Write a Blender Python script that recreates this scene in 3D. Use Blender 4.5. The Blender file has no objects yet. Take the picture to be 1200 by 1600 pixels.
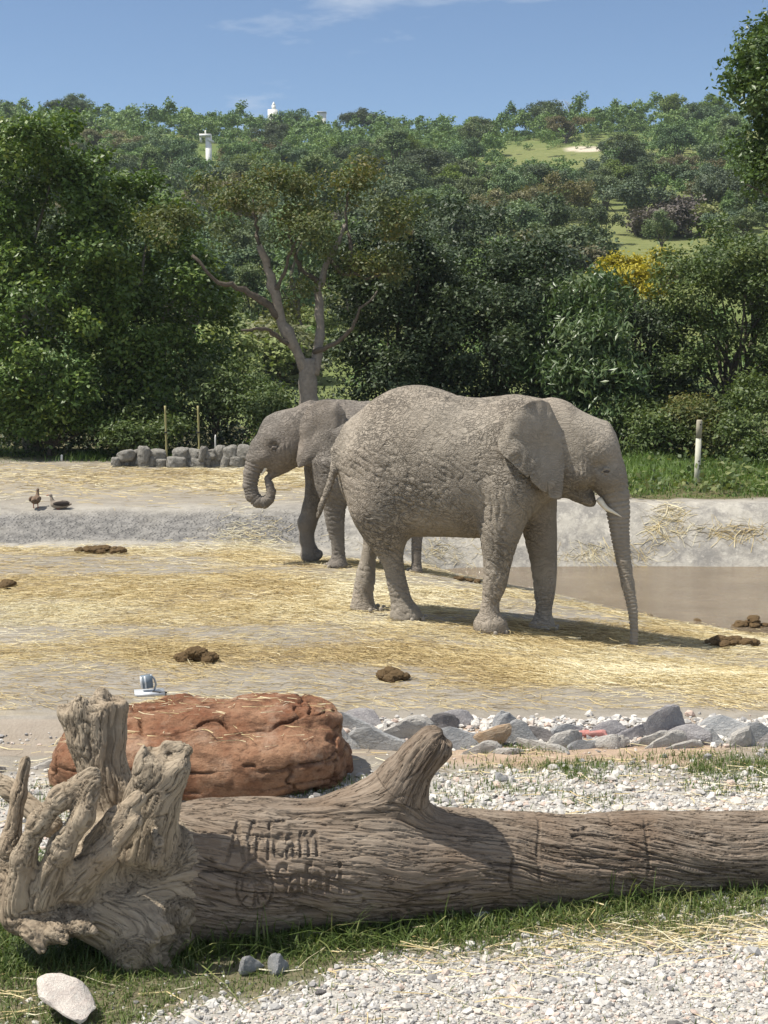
import bpy, math
import numpy as np
from mathutils import Vector

# ------------------------------------------------------------------ camera
scene = bpy.context.scene
CAMZ, PITCH, FPX = 2.75, math.radians(5.64), 2300.0
cam_data = bpy.data.cameras.new('camera')
cam_data.sensor_fit = 'VERTICAL'
cam_data.sensor_height = 36.0
cam_data.lens = 36.0 * FPX / 1600.0
cam_data.clip_end = 5000.0
cam = bpy.data.objects.new('camera', cam_data)
cam.location = (0, 0, CAMZ)
cam.rotation_euler = (math.pi / 2 - PITCH, 0, 0)
scene.collection.objects.link(cam)
scene.camera = cam

# ------------------------------------------------------------------ world and sun
SUN_EL, SUN_X, SUN_Y = math.radians(61), -0.97, -0.22
world = bpy.data.worlds.new('World')
scene.world = world
world.use_nodes = True
wn = world.node_tree
wn.nodes.clear()
def wnode(t): return wn.nodes.new(t)
sky = wnode('ShaderNodeTexSky')
sky.sky_type = 'NISHITA'
sky.sun_disc = False
sky.sun_elevation = SUN_EL
sky.sun_rotation = math.atan2(SUN_X, SUN_Y)
sky.air_density = 1.0
sky.dust_density = 0.3
sky.ozone_density = 2.5
sky.altitude = 2000
bg = wnode('ShaderNodeBackground'); bg.inputs['Strength'].default_value = 0.095
out = wnode('ShaderNodeOutputWorld')
# thin clouds higher in the sky
tc = wnode('ShaderNodeTexCoord')
sep = wnode('ShaderNodeSeparateXYZ'); wn.links.new(tc.outputs['Generated'], sep.inputs[0])
mp = wnode('ShaderNodeMapping'); mp.inputs['Scale'].default_value = (2.2, 2.2, 9.0)
wn.links.new(tc.outputs['Generated'], mp.inputs[0])
cn = wnode('ShaderNodeTexNoise'); cn.inputs['Scale'].default_value = 2.2; cn.inputs['Detail'].default_value = 9; cn.inputs['Roughness'].default_value = 0.58
wn.links.new(mp.outputs[0], cn.inputs['Vector'])
el = wnode('ShaderNodeMapRange'); el.inputs['From Min'].default_value = 0.218; el.inputs['From Max'].default_value = 0.275
el.inputs['To Min'].default_value = -0.22; el.inputs['To Max'].default_value = 0.04
wn.links.new(sep.outputs[2], el.inputs[0])
ad = wnode('ShaderNodeMath'); ad.operation = 'ADD'
wn.links.new(cn.outputs[0], ad.inputs[0]); wn.links.new(el.outputs[0], ad.inputs[1])
cr = wnode('ShaderNodeMapRange'); cr.inputs['From Min'].default_value = 0.42; cr.inputs['From Max'].default_value = 0.66
cr.inputs['To Max'].default_value = 0.8
wn.links.new(ad.outputs[0], cr.inputs[0])
hs = wnode('ShaderNodeHueSaturation'); hs.inputs['Saturation'].default_value = 1.0
wn.links.new(sky.outputs[0], hs.inputs['Color'])
mx = wnode('ShaderNodeMixRGB'); mx.inputs[2].default_value = (7.2, 7.4, 7.6, 1)
wn.links.new(cr.outputs[0], mx.inputs[0]); wn.links.new(hs.outputs[0], mx.inputs[1])
wn.links.new(mx.outputs[0], bg.inputs['Color']); wn.links.new(bg.outputs[0], out.inputs[0])

sd = bpy.data.lights.new('sun', 'SUN'); sd.energy = 5.0; sd.angle = math.radians(0.53); sd.color = (1.0, 0.94, 0.84)
sun = bpy.data.objects.new('sun', sd); scene.collection.objects.link(sun)
_s = Vector((SUN_X, SUN_Y, 0)).normalized() * math.cos(SUN_EL) + Vector((0, 0, math.sin(SUN_EL)))
sun.rotation_euler = _s.to_track_quat('Z', 'Y').to_euler()
sun.location = _s * 60
scene.view_settings.view_transform = 'Standard'
scene.view_settings.look = 'None'
scene.view_settings.exposure = 0.42
scene.view_settings.gamma = 1.0
scene.view_settings.use_curve_mapping = False
scene.cycles.use_denoising = True
scene.cycles.max_bounces = 6
scene.cycles.transparent_max_bounces = 6
scene.cycles.volume_bounces = 1
scene.cycles.volume_step_rate = 10

# ------------------------------------------------------------------ helpers
C = scene.collection
RNG = np.random.default_rng(7)
CP, SP = math.cos(PITCH), math.sin(PITCH)
def P(px, py, Y):
    """point seen at photograph pixel (px, py) at distance Y"""
    a = (px - 600) / FPX; b = (800 - py) / FPX
    dy = CP + b * SP; dz = -SP + b * CP
    return np.array([a * Y / dy, Y, CAMZ + dz * Y / dy])
def proj(x, y, z):
    """world -> photograph pixel"""
    w = y * CP - (z - CAMZ) * SP
    v = y * SP + (z - CAMZ) * CP
    return 600 + FPX * x / w, 800 - FPX * v / w
def ppm(Y): return FPX / Y
def smooth(a, b, x):
    t = np.clip((x - a) / (b - a), 0, 1)
    return t * t * (3 - 2 * t)
def _h(ix, iy, iz, seed):
    h = (ix.astype(np.int64) * 374761393 + iy.astype(np.int64) * 668265263 + iz.astype(np.int64) * 2147483647 * 3 + seed * 974711) & 0xFFFFFFFF
    h = ((h ^ (h >> 13)) * 1274126177) & 0xFFFFFFFF
    h = ((h ^ (h >> 16)) * 2246822519) & 0xFFFFFFFF
    return ((h ^ (h >> 15)) & 0xFFFFFF) / float(0xFFFFFF)
def noise(p, f=1.0, seed=0):
    p = np.asarray(p, float) * f
    i = np.floor(p); t = p - i; t = t * t * t * (t * (t * 6 - 15) + 10)
    x, y, z = i[..., 0], i[..., 1], i[..., 2]
    r = 0
    for a in (0, 1):
        for b in (0, 1):
            for c in (0, 1):
                w = (t[..., 0] if a else 1 - t[..., 0]) * (t[..., 1] if b else 1 - t[..., 1]) * (t[..., 2] if c else 1 - t[..., 2])
                r = r + w * _h(x + a, y + b, z + c, seed)
    return r
def fbm(p, f=1.0, oct=4, seed=0, gain=0.5):
    s = 0; a = 1; n = 0
    for k in range(oct):
        s = s + a * noise(p, f, seed + k * 17); n += a; a *= gain; f *= 2.03
    return s / n
def noise2(x, y, f=1.0, oct=4, seed=0):
    return fbm(np.stack([x, y, np.full_like(x, 3.7)], -1), f, oct, seed)
def voro(p, f, seed=0):
    """F2-F1 cell pattern"""
    p = p * f; i = np.floor(p)
    d1 = np.full(len(p), 9.0); d2 = np.full(len(p), 9.0)
    for a in (-1, 0, 1):
        for b in (-1, 0, 1):
            for c in (-1, 0, 1):
                q = i + (a, b, c)
                o = np.stack([_h(q[:, 0], q[:, 1], q[:, 2], seed + k) for k in range(3)], -1)
                d = np.linalg.norm(q + o - p, axis=1)
                m = d < d1
                d2 = np.where(m, d1, np.minimum(d2, d)); d1 = np.where(m, d, d1)
    return d2 - d1

ORG = {}
def setp(o, label=None, cat=None, group=None, kind=None):
    if label: o['label'] = label
    if cat: o['category'] = cat
    if group: o['group'] = group
    if kind: o['kind'] = kind
    return o
def thing(name, label, cat, loc, group=None):
    o = bpy.data.objects.new(name, None); C.objects.link(o)
    o.location = [float(v) for v in loc]; ORG[o.name] = np.array(loc, float)
    o.empty_display_size = 0.2
    return setp(o, label, cat, group)
def mesh(name, V, F, mat=None, smooth_=True, attrs=None):
    me = bpy.data.meshes.new(name)
    Fs = F if isinstance(F, list) else [F]
    Fs = [np.asarray(f, np.int32) for f in Fs if len(f)]
    V = np.asarray(V, np.float32)
    me.vertices.add(len(V)); me.vertices.foreach_set('co', V.ravel())
    nl = sum(f.size for f in Fs); nf = sum(len(f) for f in Fs)
    me.loops.add(nl); me.polygons.add(nf)
    me.loops.foreach_set('vertex_index', np.concatenate([f.ravel() for f in Fs]))
    tot = np.concatenate([np.full(len(f), f.shape[1], np.int32) for f in Fs])
    st = np.zeros(nf, np.int32); st[1:] = np.cumsum(tot)[:-1]
    me.polygons.foreach_set('loop_start', st)
    me.update(calc_edges=True)
    me.polygons.foreach_set('use_smooth', np.full(nf, smooth_, bool))
    for k, a in (attrs or {}).items():
        a = np.asarray(a, np.float32)
        if a.ndim == 1:
            me.attributes.new(k, 'FLOAT', 'POINT').data.foreach_set('value', a)
        elif a.shape[1] == 3:
            me.attributes.new(k, 'FLOAT_VECTOR', 'POINT').data.foreach_set('vector', a.ravel())
    if mat: me.materials.append(mat)
    return me
def mk(name, V, F, mat, parent=None, origin=None, smooth_=True, attrs=None):
    """V in world coordinates; origin = base point of a top-level mesh"""
    V = np.asarray(V, float)
    if parent is not None: o0 = ORG[parent.name]
    elif origin is not None: o0 = np.array(origin, float)
    else: o0 = np.array([V[:, 0].mean(), V[:, 1].mean(), V[:, 2].min()])
    ob = bpy.data.objects.new(name, mesh(name, V - o0, F, mat, smooth_, attrs))
    C.objects.link(ob); ORG[ob.name] = o0
    if parent is not None: ob.parent = parent
    else: ob.location = [float(v) for v in o0]
    return ob
def addobj(name, me, loc, rz=0.0, sc=1.0, parent=None):
    ob = bpy.data.objects.new(name, me); C.objects.link(ob)
    ob.location = [float(v) for v in loc]; ob.rotation_euler = (0, 0, rz)
    ob.scale = (sc, sc, sc) if np.isscalar(sc) else sc
    if parent is not None: ob.parent = parent
    return ob

# ---- implicit surfaces
def smin(a, b, k):
    h = np.maximum(k - np.abs(a - b), 0) / k
    return np.minimum(a, b) - h * h * k * 0.25
def smax(a, b, k): return -smin(-a, -b, k)
def rcone(p, a, b, r1, r2):
    a = np.asarray(a, float); b = np.asarray(b, float); d = b - a
    t = np.clip(((p - a) @ d) / (d @ d), 0, 1)
    return np.linalg.norm(p - a - t[..., None] * d, axis=-1) - (r1 + (r2 - r1) * t)
def chain(p, pts, k=0.03):
    f = None
    for (a, ra), (b, rb) in zip(pts[:-1], pts[1:]):
        g = rcone(p, a, b, ra, rb)
        f = g if f is None else smin(f, g, k)
    return f
def ellip(p, c, r):
    q = (p - np.asarray(c, float)) / np.asarray(r, float)
    n = np.linalg.norm(q, axis=-1)
    return (n - 1) * min(r) * (0.6 + 0.4 * np.clip(n, 0, 1))
def csp(xs, ys, q):
    """smooth (Catmull-Rom) interpolation, clamped"""
    xs = np.asarray(xs, float); ys = np.asarray(ys, float)
    m = np.gradient(ys, xs)
    q = np.clip(q, xs[0], xs[-1]); i = np.clip(np.searchsorted(xs, q) - 1, 0, len(xs) - 2)
    h = xs[i + 1] - xs[i]; t = (q - xs[i]) / h
    return (2*t**3 - 3*t**2 + 1) * ys[i] + (t**3 - 2*t**2 + t) * h * m[i] + (3*t**2 - 2*t**3) * ys[i+1] + (t**3 - t**2) * h * m[i+1]
def gen_x(p, rows, e=2.0):
    """body swept along x: rows (px, top, bottom, half width m, Y)"""
    rows = sorted(rows, key=lambda r: r[0])
    X = [P(r[0], (r[1] + r[2]) / 2, r[4])[0] for r in rows]
    zt = [P(r[0], r[1], r[4])[2] for r in rows]; zb = [P(r[0], r[2], r[4])[2] for r in rows]
    x = p[..., 0]
    t, b, w, yc = (csp(X, v, x) for v in (zt, zb, [r[3] for r in rows], [r[4] for r in rows]))
    hz = np.maximum((t - b) / 2, 0.01); w = np.maximum(w, 0.01)
    q = (np.abs((p[..., 1] - yc) / w) ** e + np.abs((p[..., 2] - (t + b) / 2) / hz) ** e) ** (1 / e)
    f = (q - 1) * np.minimum(hz, w)
    o = np.maximum(np.maximum(X[0] - x, x - X[-1]), 0)
    return np.where(o > 0, np.maximum(f, 0) + o, f)
def gen_z(p, rows, Y, asp=0.95, zfloor=None):
    """leg swept along z: rows (py, pxL, pxR)"""
    rows = sorted(rows, key=lambda r: -r[0])
    Z = [P(600, r[0], Y)[2] for r in rows]
    if zfloor is not None: Z[0] = zfloor
    xl = [P(r[1], r[0], Y)[0] for r in rows]; xr = [P(r[2], r[0], Y)[0] for r in rows]
    z = p[..., 2]
    l, r_ = csp(Z, xl, z), csp(Z, xr, z)
    rx = np.maximum((r_ - l) / 2 - 0.012, 0.01); ry = np.minimum(rx * asp, 0.3)
    q = np.sqrt(((p[..., 0] - (l + r_) / 2) / rx) ** 2 + ((p[..., 1] - Y) / ry) ** 2)
    f = (q - 1) * np.minimum(rx, ry)
    return smax(f, smax(Z[0] - z, z - Z[-1], 0.05), 0.05)
def grid(lo, hi, h):
    ax = [np.arange(lo[k], hi[k] + h, h) for k in range(3)]
    return np.stack(np.meshgrid(*ax, indexing='ij'), -1)
def surfnet(F, lo, h):
    S = F < 0
    n = np.array(F.shape) - 1
    cnt = np.zeros(n, np.int8)
    offs = [(a, b, c) for a in (0, 1) for b in (0, 1) for c in (0, 1)]
    for a, b, c in offs: cnt += S[a:a + n[0], b:b + n[1], c:c + n[2]]
    act = (cnt > 0) & (cnt < 8)
    ii = np.argwhere(act); idx = np.full(n, -1, np.int64); idx[act] = np.arange(len(ii))
    acc = np.zeros((len(ii), 3)); k = np.zeros(len(ii))
    for o in offs:
        for ax in range(3):
            if o[ax]: continue
            q = list(o); q[ax] = 1
            a = F[ii[:, 0] + o[0], ii[:, 1] + o[1], ii[:, 2] + o[2]]; b = F[ii[:, 0] + q[0], ii[:, 1] + q[1], ii[:, 2] + q[2]]
            m = (a < 0) != (b < 0)
            t = np.where(m, a / np.where(m, a - b, 1), 0)
            pt = np.array(o, float)[None].repeat(len(ii), 0); pt[:, ax] += t
            acc += pt * m[:, None]; k += m
    V = (ii + acc / k[:, None]) * h + np.asarray(lo)
    Q = []
    for ax in range(3):
        u, v = (ax + 1) % 3, (ax + 2) % 3
        sl0 = [slice(1, -1)] * 3; sl1 = [slice(1, -1)] * 3
        sl0[ax] = slice(0, -1); sl1[ax] = slice(1, None)
        A, B = S[tuple(sl0)], S[tuple(sl1)]
        e = np.argwhere(A != B)
        if not len(e): continue
        sgn = A[e[:, 0], e[:, 1], e[:, 2]]
        g = e.copy()
        for w in (u, v): g[:, w] += 1
        def cell(du, dv):
            c = g.copy(); c[:, u] += du; c[:, v] += dv
            return idx[c[:, 0], c[:, 1], c[:, 2]]
        q = np.stack([cell(-1, -1), cell(0, -1), cell(0, 0), cell(-1, 0)], 1)
        q[~sgn] = q[~sgn][:, ::-1]
        Q.append(q)
    return V, np.concatenate(Q)
def subdiv(V, F, lv=1):
    """Catmull-Clark refinement -> verts, quads, normals"""
    me = mesh('tmp', V, F)
    ob = bpy.data.objects.new('tmp', me); C.objects.link(ob)
    if lv:
        m = ob.modifiers.new('s', 'SUBSURF'); m.levels = lv; m.render_levels = lv
    dg = bpy.context.evaluated_depsgraph_get(); dg.update()
    ev = bpy.data.meshes.new_from_object(ob.evaluated_get(dg))
    V2 = np.empty(len(ev.vertices) * 3, np.float32); ev.vertices.foreach_get('co', V2)
    N2 = np.empty(len(ev.vertices) * 3, np.float32); ev.vertex_normals.foreach_get('vector', N2)
    F2 = np.empty(len(ev.loops), np.int32); ev.loops.foreach_get('vertex_index', F2)
    bpy.data.objects.remove(ob); bpy.data.meshes.remove(me); bpy.data.meshes.remove(ev)
    return V2.reshape(-1, 3).astype(float), F2.reshape(-1, 4), N2.reshape(-1, 3).astype(float)
def sdf_mesh(f, lo, hi, h, lv=1):
    lo = np.asarray(lo, float); hi = np.asarray(hi, float)
    n = np.ceil((hi - lo) / h).astype(int) + 1
    K = 4
    if n.prod() < 60000: F = f(grid(lo, lo + (n - 1) * h, h))
    else:                                   # evaluate finely only near the surface
        nc = -(-n // K); hi_ = K * h
        c = [lo[k] + (np.arange(nc[k]) + 0.5) * hi_ - 0.5 * h for k in range(3)]
        F0 = f(np.stack(np.meshgrid(*c, indexing='ij'), -1))
        F = F0.repeat(K, 0).repeat(K, 1).repeat(K, 2)[:n[0], :n[1], :n[2]].copy()
        ii = np.argwhere(np.abs(F) < hi_ * 1.7)
        F[ii[:, 0], ii[:, 1], ii[:, 2]] = f(lo + ii * h)
    V, Q = surfnet(F, lo, h)
    return subdiv(V, Q, lv)
# ---- plain shapes
def box(c, s, rz=0.0, tilt=0.0):
    v = np.array([(x, y, z) for x in (-.5, .5) for y in (-.5, .5) for z in (-.5, .5)]) * np.asarray(s, float)
    ct, st_ = math.cos(tilt), math.sin(tilt)
    v = np.stack([v[:, 0] * ct + v[:, 2] * st_, v[:, 1], -v[:, 0] * st_ + v[:, 2] * ct], 1)
    c_, s_ = math.cos(rz), math.sin(rz)
    v = np.stack([v[:, 0] * c_ - v[:, 1] * s_, v[:, 0] * s_ + v[:, 1] * c_, v[:, 2]], 1)
    f = np.array([(0, 1, 3, 2), (4, 6, 7, 5), (0, 4, 5, 1), (2, 3, 7, 6), (0, 2, 6, 4), (1, 5, 7, 3)])
    return v + np.asarray(c, float), f
def tube(pts, rad, n=8, cap=True):
    pts = np.asarray(pts, float); rad = np.asarray(rad, float); m = len(pts)
    T = np.gradient(pts, axis=0); T /= np.linalg.norm(T, axis=1)[:, None] + 1e-9
    ref = np.array([0, 0, 1.0]) if abs(T[0][2]) < 0.9 else np.array([0, 1.0, 0])
    V = []
    for i in range(m):
        u = np.cross(T[i], ref); 
        if np.linalg.norm(u) < 1e-4: u = np.cross(T[i], (1, 0.3, 0))
        u /= np.linalg.norm(u); w = np.cross(T[i], u); ref = np.cross(u, T[i])
        a = np.arange(n) * 2 * math.pi / n
        V.append(pts[i] + rad[i] * (np.cos(a)[:, None] * u + np.sin(a)[:, None] * w))
    V = np.concatenate(V)
    i = np.arange(n); j = (i + 1) % n
    F = np.concatenate([np.stack([k * n + j, k * n + i, (k + 1) * n + i, (k + 1) * n + j], 1) for k in range(m - 1)])
    if cap:
        V = np.concatenate([V, [pts[0]], [pts[-1]]]); b, t = m * n, m * n + 1
        F3 = np.concatenate([np.stack([i, j, np.full(n, b)], 1), np.stack([(m-1)*n + j, (m-1)*n + i, np.full(n, t)], 1)])
        return V, [F, F3]
    return V, [F]
def join(parts):
    Vs = []; F4 = []; F3 = []; n = 0
    for V, F in parts:
        for f in (F if isinstance(F, list) else [F]):
            (F4 if np.asarray(f).shape[1] == 4 else F3).append(np.asarray(f) + n)
        Vs.append(V); n += len(V)
    r = []
    if F4: r.append(np.concatenate(F4))
    if F3: r.append(np.concatenate(F3))
    return np.concatenate(Vs), r
def curve_pts(pts, n):
    pts = np.asarray(pts, float); t = np.arange(len(pts)); q = np.linspace(0, len(pts) - 1, n)
    return np.stack([csp(t, pts[:, k], q) for k in range(pts.shape[1])], 1)
def PR(L, Y=None):
    """chain points (px, py, r px[, Y]) -> [(xyz, r m)]"""
    o = []
    for q in L:
        y = q[3] if len(q) > 3 else Y
        o.append((P(q[0], q[1], y), q[2] / ppm(y)))
    return o
def unit(v): return v / (np.linalg.norm(v, axis=-1, keepdims=True) + 1e-9)
# ------------------------------------------------------------------ materials
def new_mat(name):
    m = bpy.data.materials.new(name); m.use_nodes = True
    nt = m.node_tree; nt.nodes.clear()
    return m, nt
class NT:
    def __init__(s, name):
        s.m, s.t = new_mat(name)
        s.out = s.n('ShaderNodeOutputMaterial')
    def n(s, t, **kw):
        nd = s.t.nodes.new(t)
        for k, v in kw.items():
            if hasattr(nd, k): setattr(nd, k, v)
        return nd
    def set(s, sock, v):
        if isinstance(v, bpy.types.NodeSocket): s.t.links.new(v, sock)
        elif isinstance(v, (tuple, list)) and len(v) == 3 and sock.type == 'RGBA': sock.default_value = (*v, 1)
        else: sock.default_value = v
    def attr(s, name, out='Fac'):
        a = s.n('ShaderNodeAttribute'); a.attribute_name = name; return a.outputs[out]
    def obj(s): return s.n('ShaderNodeTexCoord').outputs['Object']
    def geo(s): return s.n('ShaderNodeNewGeometry').outputs['Position']
    def rnd(s): return s.n('ShaderNodeObjectInfo').outputs['Random']
    def noise(s, vec, scale, detail=4, rough=0.55, dist=0.0, col=False):
        a = s.n('ShaderNodeTexNoise'); s.set(a.inputs['Vector'], vec)
        a.inputs['Scale'].default_value = scale; a.inputs['Detail'].default_value = detail
        a.inputs['Roughness'].default_value = rough; a.inputs['Distortion'].default_value = dist
        return a.outputs['Color' if col else 'Fac']
    def voro(s, vec, scale, feature='DISTANCE_TO_EDGE', out='Distance'):
        a = s.n('ShaderNodeTexVoronoi'); a.feature = feature; s.set(a.inputs['Vector'], vec)
        a.inputs['Scale'].default_value = scale; return a.outputs[out]
    def map(s, vec, scale=(1, 1, 1), rot=(0, 0, 0)):
        a = s.n('ShaderNodeMapping'); s.set(a.inputs[0], vec)
        a.inputs['Scale'].default_value = scale; a.inputs['Rotation'].default_value = rot
        return a.outputs[0]
    def rng(s, v, a, b, c=0.0, d=1.0):
        m = s.n('ShaderNodeMapRange'); s.set(m.inputs[0], v)
        for i, q in enumerate((a, b, c, d)): m.inputs[i + 1].default_value = q
        return m.outputs[0]
    def mix(s, f, a, b, mode='MIX'):
        m = s.n('ShaderNodeMixRGB', blend_type=mode)
        s.set(m.inputs[0], f); s.set(m.inputs[1], a); s.set(m.inputs[2], b); return m.outputs[0]
    def math(s, op, a, b=0.0):
        m = s.n('ShaderNodeMath', operation=op); s.set(m.inputs[0], a); s.set(m.inputs[1], b); return m.outputs[0]
    def vadd(s, a, b, sc=1.0):
        k = s.n('ShaderNodeVectorMath', operation='SCALE'); s.set(k.inputs[0], b); k.inputs['Scale'].default_value = sc
        m = s.n('ShaderNodeVectorMath', operation='ADD'); s.set(m.inputs[0], a); s.set(m.inputs[1], k.outputs[0]); return m.outputs[0]
    def bump(s, h, dist, strength=1.0, prev=None):
        b = s.n('ShaderNodeBump'); s.set(b.inputs['Height'], h)
        b.inputs['Distance'].default_value = dist; b.inputs['Strength'].default_value = strength
        if prev is not None: s.set(b.inputs['Normal'], prev)
        return b.outputs[0]
    def ramp(s, f, stops):
        r = s.n('ShaderNodeValToRGB'); s.set(r.inputs[0], f); e = r.color_ramp.elements
        while len(e) > 1: e.remove(e[-1])
        e[0].position = stops[0][0]; e[0].color = (*stops[0][1], 1)
        for p_, c_ in stops[1:]:
            q = e.new(p_); q.color = (*c_, 1)
        return r.outputs[0]
    def pbr(s, col, rough=0.8, normal=None, spec=0.3, trans=None, tcol=None, **kw):
        b = s.n('ShaderNodeBsdfPrincipled'); s.set(b.inputs['Base Color'], col); s.set(b.inputs['Roughness'], rough)
        b.inputs['Specular IOR Level'].default_value = spec
        for k, v in kw.items(): s.set(b.inputs[k.replace('_', ' ')], v)
        if normal is not None: s.set(b.inputs['Normal'], normal)
        sh = b.outputs[0]
        if trans:
            t = s.n('ShaderNodeBsdfTranslucent'); s.set(t.inputs[0], tcol if tcol is not None else col)
            m = s.n('ShaderNodeMixShader'); m.inputs[0].default_value = trans
            s.t.links.new(sh, m.inputs[1]); s.t.links.new(t.outputs[0], m.inputs[2]); sh = m.outputs[0]
        s.t.links.new(sh, s.out.inputs[0]); return s.m

def leaf_mat(name, dark, mid, light, rough=0.5, trans=0.22, spec=0.35, obj_var=0.0):
    n = NT(name); t = n.attr('tint')
    col = n.ramp(t, [(0.0, dark), (0.55, mid), (1.0, light)])
    if obj_var:
        h = n.n('ShaderNodeHueSaturation')
        n.set(h.inputs['Hue'], n.rng(n.rnd(), 0, 1, 0.5 - obj_var * 0.06, 0.5 + obj_var * 0.004))
        n.set(h.inputs['Value'], n.rng(n.rnd(), 0, 1, 1 - obj_var * 0.35, 1 + obj_var * 0.35))
        n.set(h.inputs['Saturation'], n.rng(n.math('FRACT', n.math('MULTIPLY', n.rnd(), 7.31)), 0, 1, 1 - obj_var * 0.4, 1.05))
        n.set(h.inputs['Color'], col); col = h.outputs[0]
    tc = n.mix(1.0, col, (1.25, 1.3, 0.6), 'MULTIPLY')
    return n.pbr(col, rough, spec=spec, trans=trans, tcol=tc)

def skin_mat(name, light, dark, warm):
    n = NT(name); o = n.obj()
    w = n.vadd(o, n.noise(o, 2.0, 3, col=True), 0.35)
    def lines(sc, rot, scale, wd, seed):
        v = n.noise(n.map(n.vadd(w, (seed, seed * .7, -seed), 1.0), sc, rot), scale, 2, 0.5)
        return n.rng(n.math('ABSOLUTE', n.math('SUBTRACT', v, 0.5)), 0.0, wd)
    c1 = n.math('MINIMUM', lines((0.42, 0.8, 1.25), (0, 0.75, 0), 17, 0.045, 0.0), lines((0.5, 0.8, 1.2), (0, 0.35, 0), 22, 0.04, 3.0))
    c2 = lines((1.2, 0.9, 0.45), (0.0, 0.45, 0.0), 21, 0.05, 5.0)
    c3 = n.rng(n.voro(n.map(w, (0.7, 1.0, 1.5), (0.0, 0.3, 0.0)), 52), 0.0, 0.2)
    zone = n.rng(n.noise(o, 1.3, 3), 0.38, 0.62, 0.35, 1.0)
    amt = n.math('MULTIPLY', n.attr('wrinkle'), zone)
    big = n.noise(o, 1.6, 5, 0.6)
    col = n.mix(n.rng(big, 0.35, 0.68), dark, light)
    col = n.mix(n.rng(n.noise(o, 0.9, 3), 0.48, 0.7, 0, 0.55), col, warm)
    col = n.mix(n.rng(n.noise(o, 18, 4, 0.7), 0.45, 0.75, 0, 0.2), col, light)
    col = n.mix(n.rng(n.noise(o, 4.5, 6, 0.7), 0.52, 0.72, 0, 0.5), col, tuple(v * 0.62 for v in dark))
    crease = n.math('MINIMUM', c1, n.rng(c2, 0, 1, 0.5, 1))
    col = n.mix(n.math('MULTIPLY', n.math('SUBTRACT', 1.0, crease), n.math('MULTIPLY', amt, 0.72)), col, tuple(v * 0.45 for v in dark))
    h = n.math('ADD', n.math('MULTIPLY', c1, 1.0), n.math('ADD', n.math('MULTIPLY', c2, 0.5), n.math('MULTIPLY', c3, 0.10)))
    nb = n.bump(n.math('MULTIPLY', h, amt), 0.0125, 1.0)
    nb = n.bump(n.noise(o, 55, 4, 0.65), 0.0025, 0.5, nb)
    return n.pbr(col, 0.85, nb, spec=0.2)
M = {}
M['skin'] = skin_mat('elephant_skin', (0.355, 0.313, 0.256), (0.248, 0.217, 0.177), (0.318, 0.263, 0.207))
M['skin2'] = skin_mat('young_elephant_skin', (0.25, 0.223, 0.192), (0.175, 0.157, 0.137), (0.235, 0.19, 0.152))
def plain(name, col, rough=0.6, spec=0.4, var=0.25, scale=20.0, bump=0.002, **kw):
    n = NT(name); o = n.obj(); f = n.noise(o, scale, 5, 0.6)
    c = n.mix(f, tuple(v * (1 - var) for v in col), tuple(min(1, v * (1 + var)) for v in col))
    return n.pbr(c, rough, n.bump(f, bump, 0.8), spec=spec, **kw)
M['ivory'] = plain('ivory', (0.78, 0.70, 0.55), 0.35, 0.5, 0.1, 30, 0.001)
M['eye'] = plain('eye', (0.03, 0.02, 0.015), 0.12, 0.7, 0.2)
M['mouth'] = plain('mouth_lining', (0.10, 0.055, 0.05), 0.5)
M['nail'] = plain('toenail', (0.30, 0.265, 0.22), 0.6)
M['metal'] = plain('galvanised_metal', (0.35, 0.38, 0.41), 0.45, 0.5, 0.2, Metallic=0.6)
M['bluegrey'] = plain('blue_grey_paint', (0.16, 0.20, 0.24), 0.5)
M['white'] = plain('white_paint', (0.75, 0.74, 0.70), 0.6, 0.3, 0.08)
M['steel'] = plain('pale_steel', (0.62, 0.64, 0.66), 0.4, 0.5, 0.1, Metallic=0.3)
M['hole'] = plain('dark_iron', (0.03, 0.028, 0.025), 0.8)
M['post'] = plain('pale_post_wood', (0.50, 0.49, 0.40), 0.8, 0.2, 0.25, 9)
M['posttop'] = plain('weathered_post_wood', (0.36, 0.33, 0.25), 0.85, 0.2, 0.25, 9)
M['bamboo'] = plain('bamboo', (0.30, 0.27, 0.12), 0.6, 0.3, 0.3, 12)
M['bark'] = plain('bark', (0.105, 0.088, 0.07), 0.9, 0.15, 0.55, 14, 0.03)
M['barkpale'] = plain('pale_bark', (0.22, 0.195, 0.165), 0.9, 0.15, 0.5, 12, 0.03)
M['plume'] = plain('brown_plumage', (0.16, 0.11, 0.075), 0.8, 0.2, 0.4, 30)
M['plume2'] = plain('pale_plumage', (0.30, 0.25, 0.20), 0.8, 0.2, 0.3, 30)
M['duckwing'] = plain('dark_wing', (0.045, 0.035, 0.03), 0.7, 0.2, 0.4, 30)
M['beak'] = plain('beak', (0.35, 0.12, 0.08), 0.5)
M['dung'] = plain('dung', (0.17, 0.115, 0.06), 0.95, 0.1, 0.6, 40, 0.03)

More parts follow.
